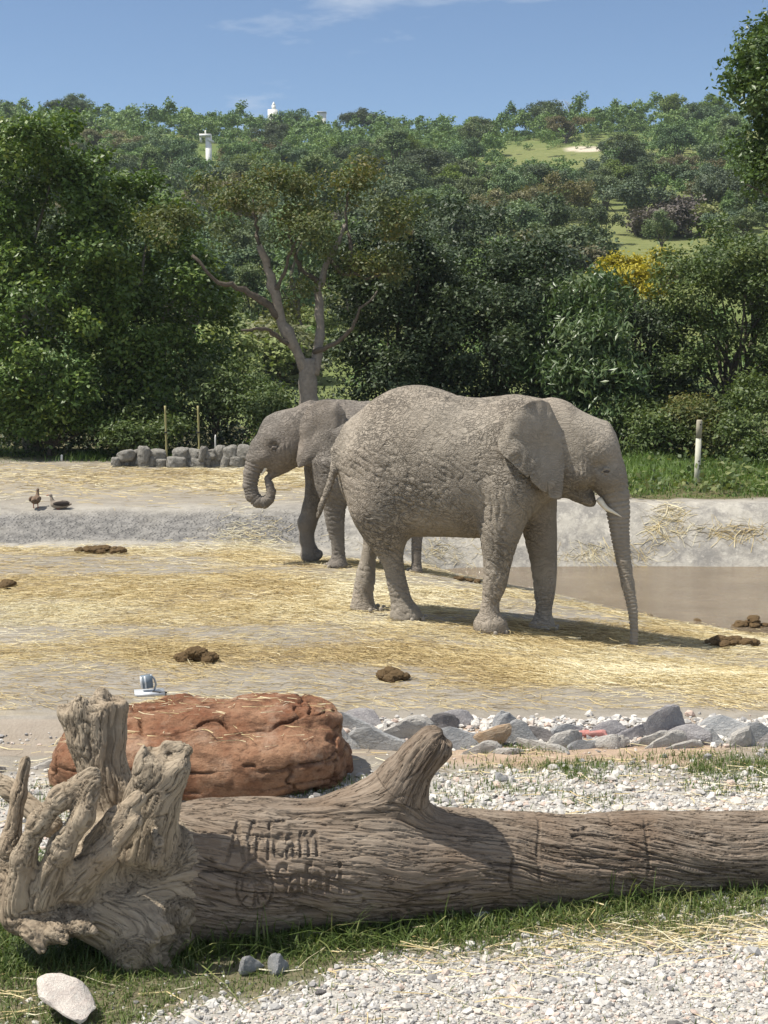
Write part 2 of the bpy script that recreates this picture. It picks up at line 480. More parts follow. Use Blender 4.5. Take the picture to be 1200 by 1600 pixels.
# grey weathered wood; grain = flow aligned coordinates, gh = groove height
def wood(name, light, dark, brown, ck=0.42):
    n = NT(name); g = n.attr('grain', 'Vector'); o = n.obj(); h = n.attr('gh')
    st = n.noise(g, 26, 6, 0.62)
    fine = n.noise(g, 90, 4, 0.6)
    patch = n.noise(o, 2.6, 5, 0.6)
    col = n.mix(n.rng(st, 0.3, 0.7), dark, light)
    col = n.mix(n.rng(patch, 0.42, 0.66, 0, 0.75), col, brown)
    col = n.mix(n.rng(n.noise(o, 14, 4, 0.65), 0.55, 0.72, 0, 0.5), col, light)
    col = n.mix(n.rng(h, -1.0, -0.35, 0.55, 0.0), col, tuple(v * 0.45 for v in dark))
    ln = n.noise(g, 44, 3, 0.5)
    crack = n.math('MULTIPLY', n.rng(n.math('ABSOLUTE', n.math('SUBTRACT', ln, 0.5)), 0.0, 0.035, 1.0, 0.0), n.rng(n.noise(g, 12, 2), 0.42, 0.56))
    col = n.mix(n.math('MULTIPLY', crack, ck), col, tuple(v * 0.3 for v in dark))
    nb = n.bump(st, 0.014, 0.9)
    nb = n.bump(n.math('SUBTRACT', 1.0, crack), 0.014 * ck * 1.4, 1.0, nb)
    nb = n.bump(fine, 0.006, 0.9, nb)
    nb = n.bump(n.noise(o, 60, 4, 0.7), 0.003, 0.6, nb)
    return n.pbr(col, 0.9, nb, spec=0.12)
M['log'] = wood('weathered_log_wood', (0.31, 0.255, 0.20), (0.155, 0.12, 0.09), (0.18, 0.13, 0.092))
M['root'] = wood('bleached_root_wood', (0.42, 0.35, 0.26), (0.23, 0.185, 0.135), (0.30, 0.23, 0.16), 0.22)

def rock(name, a, b, c, scale=3.0, bump=0.02):
    n = NT(name); o = n.obj()
    f = n.noise(o, scale, 6, 0.62); g = n.noise(o, scale * 6, 5, 0.65)
    col = n.mix(n.rng(f, 0.35, 0.65), a, b); col = n.mix(n.rng(g, 0.5, 0.7, 0, 0.7), col, c)
    nb = n.bump(g, bump, 0.8); nb = n.bump(n.noise(o, scale * 30, 4, 0.7), bump * 0.25, 0.7, nb)
    return n.pbr(col, 0.88, nb, spec=0.2)
n = NT('orange_sandstone'); o = n.obj()
f = n.noise(o, 2.2, 7, 0.68); g = n.noise(n.map(o, (1, 1, 2.6)), 7.0, 7, 0.72); k = n.noise(o, 55, 5, 0.75)
col = n.mix(n.rng(f, 0.40, 0.60), (0.23, 0.10, 0.054), (0.36, 0.21, 0.128)); col = n.mix(n.rng(g, 0.48, 0.64, 0, 0.85), col, (0.095, 0.048, 0.03))
col = n.mix(n.rng(n.noise(o, 3.6, 6, 0.7), 0.52, 0.66, 0, 0.7), col, (0.42, 0.29, 0.205)); col = n.mix(n.rng(k, 0.5, 0.7, 0, 0.5), col, (0.15, 0.07, 0.04))
nb = n.bump(g, 0.05, 0.9); nb = n.bump(n.noise(o, 24, 5, 0.7), 0.02, 0.9, nb); nb = n.bump(k, 0.008, 0.9, nb)
M['boulder'] = n.pbr(col, 0.9, nb, spec=0.15)
M['r_grey'] = rock('blue_grey_stone', (0.27, 0.28, 0.29), (0.40, 0.40, 0.395), (0.52, 0.505, 0.48), 5, 0.02)
M['r_pale'] = rock('pale_stone', (0.42, 0.40, 0.37), (0.55, 0.52, 0.47), (0.30, 0.27, 0.25), 5, 0.02)
M['r_mauve'] = rock('mauve_stone', (0.27, 0.255, 0.265), (0.38, 0.365, 0.365), (0.50, 0.48, 0.46), 6, 0.02)
M['r_ochre'] = rock('ochre_stone', (0.45, 0.31, 0.19), (0.52, 0.42, 0.31), (0.34, 0.22, 0.14), 6, 0.02)
M['r_red'] = rock('red_stone', (0.50, 0.19, 0.17), (0.48, 0.26, 0.23), (0.40, 0.2, 0.18), 8, 0.01)
M['r_dark'] = rock('dark_stone', (0.17, 0.16, 0.155), (0.27, 0.25, 0.245), (0.42, 0.40, 0.385), 6, 0.02)
M['r_white'] = rock('cream_stone', (0.66, 0.58, 0.52), (0.72, 0.67, 0.60), (0.50, 0.40, 0.34), 6, 0.015)
M['r_wall'] = rock('grey_wall_stone', (0.24, 0.23, 0.205), (0.38, 0.36, 0.32), (0.13, 0.125, 0.11), 7, 0.04)

n = NT('gravel_stone'); t = n.attr('tint')
M['gravel'] = n.pbr(n.ramp(t, [(0, (0.125, 0.12, 0.115)), (0.2, (0.30, 0.29, 0.28)), (0.45, (0.47, 0.455, 0.43)), (0.72, (0.53, 0.50, 0.455)), (0.84, (0.50, 0.385, 0.32)), (0.9, (0.57, 0.545, 0.50)), (1, (0.66, 0.635, 0.59))]), 0.85, n.bump(n.noise(n.obj(), 160, 3), 0.002, 0.6), spec=0.2)
n = NT('straw_stalk'); t = n.attr('tint')
M['straw'] = n.pbr(n.ramp(t, [(0, (0.25, 0.185, 0.10)), (0.3, (0.43, 0.325, 0.15)), (0.7, (0.57, 0.475, 0.26)), (1, (0.70, 0.65, 0.47))]), 0.6, spec=0.25, trans=0.12)
M['grass'] = leaf_mat('grass_blade', (0.06, 0.095, 0.025), (0.115, 0.165, 0.045), (0.30, 0.29, 0.13), 0.5, 0.28)
M['grassfar'] = leaf_mat('tall_grass_blade', (0.06, 0.115, 0.022), (0.11, 0.185, 0.04), (0.21, 0.28, 0.08), 0.55, 0.28)
M['ficus'] = leaf_mat('glossy_leaf', (0.045, 0.082, 0.02), (0.095, 0.155, 0.034), (0.25, 0.30, 0.07), 0.42, 0.22, 0.3)
M['olive'] = leaf_mat('olive_leaf', (0.055, 0.075, 0.026), (0.105, 0.13, 0.042), (0.25, 0.19, 0.06), 0.55, 0.25)
M['darkleaf'] = leaf_mat('dark_leaf', (0.022, 0.038, 0.018), (0.045, 0.070, 0.030), (0.10, 0.13, 0.05), 0.5, 0.16)
M['longleaf'] = leaf_mat('long_pale_leaf', (0.045, 0.080, 0.030), (0.075, 0.125, 0.042), (0.19, 0.23, 0.11), 0.38, 0.2, 0.45)
M['midleaf'] = leaf_mat('mid_green_leaf', (0.045, 0.070, 0.022), (0.085, 0.125, 0.036), (0.18, 0.21, 0.065), 0.5, 0.22)
M['yellow'] = leaf_mat('yellow_blossom_leaf', (0.16, 0.16, 0.03), (0.42, 0.36, 0.04), (0.6, 0.5, 0.06), 0.6, 0.25)
M['shrub'] = leaf_mat('shrub_leaf', (0.052, 0.081, 0.029), (0.098, 0.144, 0.046), (0.196, 0.218, 0.081), 0.55, 0.25)
M['nearleaf'] = leaf_mat('near_tree_leaf', (0.038, 0.066, 0.018), (0.072, 0.120, 0.030), (0.15, 0.20, 0.058), 0.42, 0.2, 0.4)
M['h_dark'] = leaf_mat('hill_dark_leaf', (0.046, 0.081, 0.046), (0.088, 0.141, 0.070), (0.150, 0.211, 0.097), 0.6, 0.15, 0.2, 0.7)
M['h_mid'] = leaf_mat('hill_mid_leaf', (0.061, 0.103, 0.045), (0.121, 0.190, 0.072), (0.207, 0.276, 0.103), 0.6, 0.18, 0.2, 0.7)
M['h_pale'] = leaf_mat('hill_pale_leaf', (0.114, 0.138, 0.056), (0.194, 0.244, 0.097), (0.324, 0.341, 0.145), 0.6, 0.2, 0.2, 0.6)
M['h_olive'] = leaf_mat('hill_olive_leaf', (0.093, 0.093, 0.049), (0.163, 0.155, 0.078), (0.248, 0.233, 0.116), 0.6, 0.2, 0.2, 0.6)
M['h_grey'] = leaf_mat('hill_greyish_leaf', (0.098, 0.085, 0.072), (0.156, 0.137, 0.117), (0.221, 0.195, 0.156), 0.7, 0.1, 0.2, 0.4)
M['h_lime'] = leaf_mat('hill_bright_leaf', (0.072, 0.120, 0.026), (0.132, 0.216, 0.042), (0.228, 0.300, 0.072), 0.6, 0.22, 0.2, 0.5)

# ground: zone weights are stored on the vertices
n = NT('enclosure_ground'); g = n.geo()
f1 = n.noise(g, 0.8, 6, 0.62); f2 = n.noise(g, 6, 6, 0.65); f3 = n.noise(g, 45, 4, 0.65)
fl = n.noise(n.map(g, (6, 28, 6), (0, 0, 0.15)), 2.0, 5, 0.65)
base = n.mix(n.rng(f1, 0.35, 0.65), (0.235, 0.212, 0.178), (0.315, 0.288, 0.248))
base = n.mix(n.rng(n.noise(n.map(g, (1, 2.2, 1)), 2.6, 7, 0.72), 0.46, 0.66, 0, 0.7), base, (0.20, 0.178, 0.142))
base = n.mix(n.rng(f2, 0.45, 0.7, 0, 0.6), base, (0.19, 0.172, 0.148))
base = n.mix(n.rng(f3, 0.5, 0.75, 0, 0.5), base, (0.37, 0.335, 0.275))
strawc = n.mix(n.rng(fl, 0.35, 0.65), (0.30, 0.22, 0.11), (0.52, 0.41, 0.2))
base = n.mix(n.math('MULTIPLY', n.attr('straw'), n.rng(fl, 0.3, 0.6, 0.25, 0.9)), base, strawc)
conc = n.mix(n.rng(f2, 0.35, 0.65), (0.33, 0.31, 0.27), (0.45, 0.425, 0.375))
conc = n.mix(n.rng(n.noise(g, 2.0, 7, 0.75), 0.44, 0.60, 0, 0.9), conc, (0.215, 0.205, 0.19))
conc = n.mix(n.rng(n.noise(g, 9.0, 5, 0.7), 0.55, 0.66, 0, 0.5), conc, (0.52, 0.49, 0.43))
base = n.mix(n.attr('concrete'), base, conc)
peb = n.voro(n.map(g, (1, 1, 1)), 16, 'F1', 'Color')
pebd = n.voro(g, 16, 'F1', 'Distance')
rough = n.mix(n.rng(f2, 0.4, 0.62), (0.13, 0.126, 0.12), (0.24, 0.23, 0.215))
rough = n.mix(n.rng(pebd, 0.0, 0.35, 0.75, 0.0), rough, (0.42, 0.40, 0.37))
base = n.mix(n.attr('rubble'), base, rough)
dirt = n.mix(n.rng(f2, 0.35, 0.65), (0.32, 0.235, 0.17), (0.41, 0.315, 0.235))
base = n.mix(n.attr('dirt'), base, dirt)
gv = n.mix(n.rng(f2, 0.35, 0.65), (0.36, 0.34, 0.305), (0.46, 0.44, 0.40)); gv = n.mix(n.rng(f3, 0.45, 0.6, 0, 0.6), gv, (0.25, 0.235, 0.22))
base = n.mix(n.attr('gravel'), base, gv)
gr = n.mix(n.rng(f2, 0.35, 0.65), (0.075, 0.08, 0.032), (0.16, 0.135, 0.075))
base = n.mix(n.attr('grassy'), base, gr)
mud = n.mix(f2, (0.12, 0.095, 0.065), (0.19, 0.155, 0.11))
base = n.mix(n.attr('mud'), base, mud)
nb = n.bump(f2, 0.03, 0.6); nb = n.bump(f3, 0.012, 0.8, nb)
nb = n.bump(n.math('MULTIPLY', n.attr('rubble'), n.rng(pebd, 0, 0.5, 1, 0)), 0.04, 0.9, nb)
M['ground'] = n.pbr(base, 0.92, nb, spec=0.15)

n = NT('hill_meadow'); g = n.geo()
a = n.noise(g, 0.05, 6, 0.6); b = n.noise(g, 0.6, 6, 0.68)
c = n.mix(n.rng(a, 0.38, 0.62), (0.115, 0.155, 0.05), (0.19, 0.205, 0.08)); c = n.mix(n.rng(b, 0.45, 0.7, 0, 0.7), c, (0.075, 0.10, 0.035))
c = n.mix(n.attr('lawn'), c, n.mix(n.rng(b, 0.3, 0.7), (0.125, 0.15, 0.052), (0.195, 0.205, 0.085)))
c = n.mix(n.attr('bare'), c, (0.50, 0.44, 0.35))
M['hill'] = n.pbr(c, 0.95, n.bump(b, 0.4, 0.7), spec=0.1)

n = NT('pond_water'); g = n.geo()
wv = n.noise(n.map(g, (1.2, 3.4, 1)), 3.2, 5, 0.62)
nb = n.bump(wv, 0.16, 0.9); nb = n.bump(n.noise(n.map(g, (1, 2.2, 1)), 22, 3), 0.004, 0.7, nb)
M['water'] = n.pbr(n.mix(n.rng(n.noise(g, 1.2, 4), 0.35, 0.65), (0.175, 0.132, 0.082), (0.235, 0.18, 0.115)), 0.10, nb, spec=0.5)
# ------------------------------------------------------------------ terrain
WATER_Z = -0.38
def pond_d(x, y): return (x + y - 22.3) / 1.414 - 2.2 * smooth(6.5, 9.5, x)
def ground_z(x, y):
    x = np.asarray(x, float); y = np.asarray(y, float)
    d = pond_d(x, y)
    e = smooth(11.5, 14.5, y)
    z = 0.08 * e + 0.10 * smooth(10.55, 10.85, y) * (1 - e) - 0.085 * np.clip(x - 0.3, 0, 3.2) * smooth(12, 14.5, y)
    z = z - 0.25 * smooth(-2.5, 0.3, d) * e - 0.75 * smooth(-0.15, 1.6, d) * e
    yb = 21.6 + 0.55 * smooth(-1, 1.5, x) + 0.25 * (noise2(x, x * 0 + 1.0, 0.5, 2, 5) - 0.5)
    wob = noise2(x, y * 0.3, 0.35, 3, 9) - 0.5
    zp = 0.56 + 0.013 * np.clip(y - 23.6, 0, 11) + 0.14 * wob
    t = np.clip((y - yb + 0.25 * smooth(0, -1.5, x)) / (1.7 + 0.5 * smooth(0, -1.5, x)), 0, 1)
    t = 0.3 * t + 0.7 * t * t * (3 - 2 * t)
    z = z * (1 - t) + zp * t
    z = z + 0.035 * (noise2(x, y, 0.9, 4, 2) - 0.5) * smooth(11, 13, y) + 0.02 * (noise2(x, y, 2.5, 3, 4) - 0.5)
    return z
HY = [38, 48, 60, 90, 130, 150, 200, 260, 320, 345, 420, 700, 1600]
HZ = [0.2, 0.9, 1.6, 5.0, 12.2, 15.6, 25.8, 39.6, 51.4, 52.6, 46, 30, 10]
def hill_z(x, y):
    x = np.asarray(x, float); y = np.asarray(y, float)
    return csp(HY, HZ, y) + (noise2(x, y, 0.016, 3, 31) - 0.5) * 5.0 * smooth(70, 250, y)

def blob(px, py, cx, cy, rx, ry): return np.exp(-((px - cx) / rx) ** 2 - ((py - cy) / ry) ** 2)
STRAW_BLOBS = [(400, 935, 190, 30, 0.38), (240, 1010, 140, 20, 0.41), (560, 905, 140, 35, 0.19), (860, 1030, 330, 45, 0.29), (300, 900, 260, 25, 0.11),
               (1080, 1090, 160, 30, 0.15), (200, 745, 300, 20, .32), (430, 745, 120, 14, .4), (390, 845, 45, 22, .8), (700, 862, 40, 16, .7), (930, 870, 50, 11, .8), (1040, 826, 25, 18, .7),
               (1140, 832, 60, 10, .9), (980, 868, 60, 8, .7), (1050, 800, 20, 10, .5)]
STRAW_BARE = [(150, 1075, 260, 40, .35), (60, 975, 130, 18, .25), (700, 1090, 200, 16, .4), (260, 985, 120, 8, .3), (400, 1060, 200, 14, .3), (860, 960, 180, 10, .2), (120, 690, 140, 24, .6)]
def straw_w(x, y):
    z = ground_z(x, y); px, py = proj(x, y, z)
    w = 0.24 + 1.7 * (noise2(x * 0.7, y * 1.3, 0.8, 5, 11) - 0.5)
    w = w * smooth(1150, 1110, py)
    d = pond_d(x, y)
    bank = smooth(21.4, 21.9, y) * smooth(24.4, 23.4, y)
    w = w * (1 - 0.93 * bank) * smooth(0.1, -1.5, d + 99 * (y > 22)) 
    brk = 0.25 + 1.5 * noise2(x, y, 0.9, 4, 19)
    for cx, cy, rx, ry, a in STRAW_BLOBS: w = w + a * blob(px, py, cx, cy, rx * 1.1, ry * 1.35) * (brk if cy > 880 else 1)
    for cx, cy, rx, ry, a in STRAW_BARE: w = w - a * blob(px, py, cx, cy, rx, ry)
    w = w * (y > 11.0) * smooth(33.5, 31.5, y + 5 * smooth(3.5, 5, x) * (y > 23))
    return np.clip(w, 0, 1)
GB = ([-400, 0, 200, 280, 420, 600, 800, 1000, 1200, 1600], [1700, 1650, 1630, 1600, 1540, 1515, 1490, 1465, 1440, 1400])
def front_gravel(px, py):            # gravel path edge in front of the log
    return np.interp(px, *GB)
def zones(x, y):
    z = ground_z(x, y); px, py = proj(x, y, z)
    nz = noise2(x, y, 2.2, 4, 21) - 0.5
    A = {}
    A['straw'] = straw_w(x, y)
    A['gravel'] = np.clip(np.maximum(smooth(-25, 25, py - front_gravel(px, py) + 120 * nz) * (y < 9), (y < 10.6) * smooth(1195, 1225, py + 60 * nz) * (py < 1440)), 0, 1)
    A['grassy'] = np.clip((y < 9) * smooth(25, -25, py - front_gravel(px, py) + 120 * nz) * smooth(1330, 1350, py) * (0.8 - 0.35 * smooth(700, 1200, px))
                   + (y > 23.2) * smooth(0.2, 0.6, (y - 24.0 - 0.8 * smooth(4.5, 3.6, x)) + nz) * smooth(3.3, 3.9, x + nz)
                   + smooth(32.0, 33.6, y + nz), 0, 1)
    dy = y - (10.35 - 0.03 * (px - 900) / 100)
    A['dirt'] = np.clip(smooth(640, 700, px) * smooth(1180, 1050, px) * smooth(0.55, 0.25, np.abs(dy) + 0.5 * nz) + 0.25 * (y < 10.9) * (y > 10.2), 0, 1)
    yb = 21.6 + 0.55 * smooth(-1, 1.5, x)
    onbank = smooth(-0.35, 0.05, y - yb + 0.4 * nz) * smooth(2.4, 1.5, y - yb + 0.6 * nz)
    right = smooth(-1.6, 0.0, x + nz)
    A['rubble'] = np.clip((1 - right) * smooth(0.15, 0.4, y - yb + 0.5 * nz) * smooth(1.75, 1.15, y - yb + 0.5 * nz) * (1.0 + nz), 0, 1)
    A['concrete'] = np.clip(onbank * (0.65 + 0.35 * right), 0, 1)
    A['mud'] = np.clip(smooth(WATER_Z + 0.07, WATER_Z - 0.02, z) * (y < 22.1) * 0.85, 0, 1)
    return A
xs = np.concatenate([np.linspace(-60, -10, 30)[:-1], np.linspace(-10, 10, 300), np.linspace(10, 60, 30)[1:]])
ys = np.concatenate([np.linspace(-25, 5, 25)[:-1], np.arange(5, 12, 0.05), np.arange(12, 26, 0.075), np.arange(26, 50, 0.3)])
GX, GY = np.meshgrid(xs, ys, indexing='ij')
gx, gy = GX.ravel(), GY.ravel()
def gridfaces(nx, ny):
    i = np.arange(nx * ny).reshape(nx, ny)
    return np.stack([i[:-1, :-1].ravel(), i[1:, :-1].ravel(), i[1:, 1:].ravel(), i[:-1, 1:].ravel()], 1)
gz = ground_z(gx, gy)
far = smooth(36, 45, gy); gz = gz * (1 - far) + far * (csp(HY, HZ, gy) - 0.1 - 0.4 * smooth(48, 50, gy))
ground = mk('ground', np.stack([gx, gy, gz], 1), gridfaces(len(xs), len(ys)), M['ground'], origin=(0, 0, 0), attrs=zones(gx, gy))
setp(ground, 'straw-strewn enclosure ground with gravel and grass edges', 'ground', kind='structure')
def quadsheet(x0, x1, y0, y1, z, nx=2, ny=2):
    X, Y = np.meshgrid(np.linspace(x0, x1, nx), np.linspace(y0, y1, ny), indexing='ij')
    return np.stack([X.ravel(), Y.ravel(), np.full(X.size, z)], 1), gridfaces(nx, ny)
V, F = quadsheet(0.2, 9.6, 14.6, 23.2, WATER_Z, 40, 40)
setp(mk('water', V, F, M['water'], origin=(4.9, 19, WATER_Z)), 'muddy brown pond water inside the enclosure', 'water', kind='structure')

hx = np.concatenate([np.linspace(-900, -110, 40)[:-1], np.linspace(-110, 110, 160), np.linspace(110, 900, 40)[1:]])
hy = np.concatenate([np.arange(46, 52, 0.5), np.arange(52, 350, 1.6), np.linspace(350, 1600, 60)])
HX, HYY = np.meshgrid(hx, hy, indexing='ij'); hxr, hyr = HX.ravel(), HYY.ravel()
hz = hill_z(hxr, hyr) - 1.2 * smooth(49, 46, hyr) + 0.5 * (noise2(hxr, hyr, 0.12, 3, 8) - 0.5)
hpx, hpy = proj(hxr, hyr, hz)
lawn = np.maximum.reduce([smooth(1.3, 0.8, np.hypot((hpx - 1000) / 115, (hpy - 375) / 48)), smooth(1.3, 0.8, np.hypot((hpx - 860) / 95, (hpy - 247) / 18)),
                          smooth(1.3, 0.8, np.hypot((hpx - 1190) / 50, (hpy - 222) / 16)), 0.6 * smooth(1.3, 0.8, np.hypot((hpx - 1140) / 80, (hpy - 325) / 22))])
bare = np.maximum(smooth(1.2, 0.8, np.hypot((hpx - 915) / 32, (hpy - 233) / 4.5)), smooth(1.2, 0.8, np.hypot((hpx - 325) / 20, (hpy - 266) / 4)))
hill = mk('hill', np.stack([hxr, hyr, hz], 1), gridfaces(len(hx), len(hy)), M['hill'], origin=(0, 46, 0), attrs={'lawn': lawn, 'bare': bare})
setp(hill, 'wooded hillside rising to the skyline', 'hill', kind='structure')

# ------------------------------------------------------------------ vegetation
def leaves(cen, out, size, asp, rng, tint, droop=0.0):
    n = len(cen)
    nrm = unit(out * 0.55 + np.array([0, 0, 0.5]) + rng.normal(0, 0.5, (n, 3)))
    t = unit(np.cross(nrm, rng.normal(0, 1, (n, 3))))
    if droop: t = unit(t + np.array([0, 0, -droop])); nrm = unit(np.cross(np.cross(t, nrm), t))
    b = np.cross(nrm, t); L = size[:, None]
    V = np.stack([cen - t * L * .5, cen - t * L * .05 + b * L * asp * .5 - nrm * L * .08, cen + t * L * .5 - nrm * L * .12, cen - t * L * .05 - b * L * asp * .5 - nrm * L * .08], 1).reshape(-1, 3)
    return V, np.arange(n * 4).reshape(n, 4), np.repeat(tint, 4)
def crown(blobs, ncl, per, L, cr, rng, asp=0.5, lump=0.3, shell=0.5, flat=0.65, droop=0.0, low=-0.6, rb=0.45, kcl=14):
    """blobs: (centre xyz, radii xyz). Boughs sit on the blobs, leaf clusters sit on the boughs' outer sides"""
    cs = np.array([b[0] for b in blobs], float); rs = np.array([b[1] for b in blobs], float)
    wgt = (rs[:, 0] * rs[:, 2]); wgt = wgt / wgt.sum()
    nb = max(4, ncl // kcl); k = rng.choice(len(blobs), nb, p=wgt)
    d = unit(rng.normal(0, 1, (nb, 3))); d[:, 2] = np.where(d[:, 2] < low, -d[:, 2] * 0.5, d[:, 2]); d = unit(d)
    f = shell + (1 - shell) * rng.random(nb) ** 0.45
    f = f * (1 + lump * 2.6 * (fbm(d * 1.6 + k[:, None] * 7.7, 1.0, 2, 3) - 0.5))
    cb = cs[k] + d * np.maximum(rs[k] - rb * 0.4, rs[k] * .5) * f[:, None]; ob = unit(d / rs[k])
    rbb = rb * rng.uniform(0.55, 1.3, nb); bt = rng.random(nb)
    q = np.repeat(np.arange(nb), kcl)[:ncl]; n1 = len(q)
    d2 = unit(rng.normal(0, 1, (n1, 3)) + 0.75 * ob[q] + np.array([0, 0, 0.55]))
    inner = rng.random(n1) < 0.12
    c = cb[q] + d2 * (rbb[q] * (0.5 + 0.5 * rng.random(n1) ** 0.6))[:, None] * np.array([1, 1, 0.8])
    c = np.where(inner[:, None], cs[k[q]] + (c - cs[k[q]]) * rng.uniform(.35, .75, (n1, 1)), c)
    ct = 0.5 * bt[q] + 0.5 * rng.random(n1)
    n = n1 * per
    C0 = np.repeat(c, per, 0) + rng.normal(0, 1, (n, 3)) * cr * np.array([1, 1, flat])
    O = np.repeat(d2, per, 0)
    tint = np.clip(0.6 * np.repeat(ct, per) + 0.4 * rng.random(n), 0, 1)
    V, F, T = leaves(C0, O, L * rng.uniform(0.65, 1.3, n), asp, rng, tint, droop)
    return V, F, T, c
def limbs(base, targets, r0, rng, n=7, fork=None, wob=0.12):
    """tapered trunk from base to fork point, limbs from there to the targets"""
    base = np.asarray(base, float); parts = []
    fork = np.asarray(fork if fork is not None else base + (targets.mean(0) - base) * 0.35, float)
    tr = curve_pts(np.stack([base, base + (fork - base) * 0.5 + rng.normal(0, wob * 0.4, 3) * (1, 1, 0), fork]), n)
    parts.append(tube(tr, np.linspace(r0 * 1.25, r0 * 0.8, n), 10))
    for q in targets:
        L = np.linalg.norm(q - fork)
        mid = fork + (q - fork) * 0.5 + rng.normal(0, wob, 3) * L * 0.6 + np.array([0, 0, 0.08 * L])
        p = curve_pts(np.stack([fork - (fork - base) * 0.08, fork + (mid - fork) * 0.5 + rng.normal(0, 0.05, 3) * L, mid, q]), n + 2)
        parts.append(tube(p, np.linspace(r0 * 0.55, r0 * 0.07, n + 2), 7))
    return join(parts)
def front_tree(name, label, mat, pxb, seed, ncl, per, L, cr, base, r0=0.16, bark='bark', cat='tree', limbn=10, group=None, **kw):
    """pxb: blobs (px, py, rx px, ry px, Y, depth m)"""
    rng = np.random.default_rng(seed)
    bl = []
    for px, py, rx, ry, Y, dm in pxb:
        bl.append((P(px, py, Y), (rx / ppm(Y), dm, ry / ppm(Y))))
    bx, by = P(base[0], 690, base[1])[0], base[1]
    b0 = np.array([bx, by, float(ground_z(bx, by)) - 0.05])
    t = thing(name, label, cat, b0, group)
    V, F, T, c = crown(bl, ncl, per, L, cr, rng, **kw)
    keep = (V.reshape(-1, 4, 3)[:, :, 2].min(1) > b0[2] + 0.03)
    mk('crown' if cat == 'tree' else 'foliage', V, F[keep], M[mat], t, smooth_=False, attrs={'tint': T})
    tg = c[rng.choice(len(c), min(limbn, len(c)), replace=False)]
    Vt, Ft = limbs(b0, tg, r0, rng)
    mk('trunk' if cat == 'tree' else 'stem', Vt, Ft, M[bark], t)
    return t

front_tree('broadleaf_tree', 'tall glossy green tree beyond the end of the stone wall, highest of the nearby trees', 'ficus',
           [(70, 320, 130, 140, 35.0, 1.9), (-40, 400, 120, 200, 35.3, 2.0), (10, 240, 110, 70, 35.2, 1.6), (110, 460, 110, 120, 34.4, 1.6), (30, 560, 120, 110, 34.0, 1.6), (150, 300, 60, 60, 35.2, 1.2), (60, 640, 110, 60, 33.8, 1.2)],
           101, 1500, 34, 0.135, 0.19, (55, 35.2), 0.2, 'barkpale', asp=0.55, lump=0.3, shell=0.55)
front_tree('broadleaf_tree', 'broad dark green tree with deep shade beneath, behind the bamboo posts', 'ficus',
           [(215, 380, 95, 95, 36.5, 1.7), (270, 450, 80, 110, 36.8, 1.6), (190, 530, 90, 120, 36.0, 1.6), (300, 560, 50, 70, 37.2, 1.3), (150, 620, 90, 70, 35.6, 1.2), (240, 630, 70, 65, 35.4, 1.2)],
           102, 1150, 34, 0.135, 0.19, (215, 36.6), 0.18, 'barkpale', asp=0.55, lump=0.3, shell=0.55)

# the open tree with bare limbs behind the young elephant
rng = np.random.default_rng(55)
tb = P(485, 700, 33.0); tb[2] = float(ground_z(tb[0], tb[1])) - 0.05
t = thing('open_tree', 'open olive tree with bare forked limbs, rising behind the young elephant', 'tree', tb)
def PY(L, Y0=33.0): return [P(a, b, Y0 + c) for a, b, c in L]
def limb(pts, r, name='branch'):
    p = curve_pts(np.array(PY(pts)), 16); p[1:] += rng.normal(0, 0.018, p[1:].shape)
    V, F = tube(p, np.linspace(r[0], r[1], 16) * (1 + 0.12 * rng.normal(0, 1, 16)), 9); mk(name, V, F, M['barkpale' if r[0] > .1 else 'bark'], t)
p = curve_pts(np.array([tb] + PY([(484, 650, 0), (481, 600, 0), (482, 560, 0)])), 14)
V, F = tube(p, np.linspace(0.24, 0.18, 14) * (1 + 0.05 * rng.normal(0, 1, 14)), 12); mk('trunk', V, F, M['barkpale'], t)
limb([(478, 585, 0), (462, 545, -.1), (440, 505, -.2), (428, 460, -.3), (420, 420, -.3), (405, 385, -.4)], (0.15, 0.07))
limb([(490, 585, .0), (500, 540, .1), (499, 490, .2), (500, 440, .3), (520, 400, .4), (540, 350, .4)], (0.13, 0.05))
limb([(436, 495, -.2), (410, 470, -.3), (375, 450, -.5), (340, 440, -.7), (300, 400, -.8)], (0.10, 0.03))
limb([(460, 540, -.1), (440, 530, -.3), (415, 515, -.6), (375, 517, -.8)], (0.07, 0.02))
limb([(490, 550, 0), (520, 540, -.3), (548, 515, -.5), (560, 490, -.6), (590, 455, -.7)], (0.06, 0.02))
limb([(428, 455, -.3), (445, 425, -.4), (452, 400, -.5), (470, 360, -.5)], (0.055, 0.02))
limb([(420, 420, -.3), (405, 380, -.3), (400, 350, -.2), (395, 310, -.2)], (0.06, 0.02))
limb([(515, 405, .4), (545, 430, .2), (548, 390, .3), (540, 340, .5), (545, 300, .5)], (0.06, 0.02))
limb([(500, 440, .3), (470, 420, .2), (455, 380, .1), (450, 330, .1)], (0.06, 0.02))
limb([(548, 425, .2), (580, 435, .2), (610, 420, .2)], (0.04, 0.015))
bl = [((P(a, b, 33 + dd)), (rx / 70, 1.0, ry / 70)) for a, b, rx, ry, dd in
      [(300, 370, 80, 55, -.6), (380, 330, 70, 60, -.3), (450, 300, 75, 45, 0), (530, 320, 75, 55, .3), (600, 350, 55, 50, .3), (340, 300, 60, 35, 0), (480, 370, 60, 40, -.4), (250, 360, 50, 40, -.5), (585, 420, 45, 35, .3), (470, 450, 40, 25, .2), (560, 290, 50, 35, .4), (440, 480, 25, 18, -.2)]]
V, F, T, c = crown(bl, 560, 26, 0.10, 0.15, rng, asp=0.5, lump=0.4, shell=0.35, rb=0.4, kcl=11)
mk('crown', V, F, M['olive'], t, smooth_=False, attrs={'tint': T})

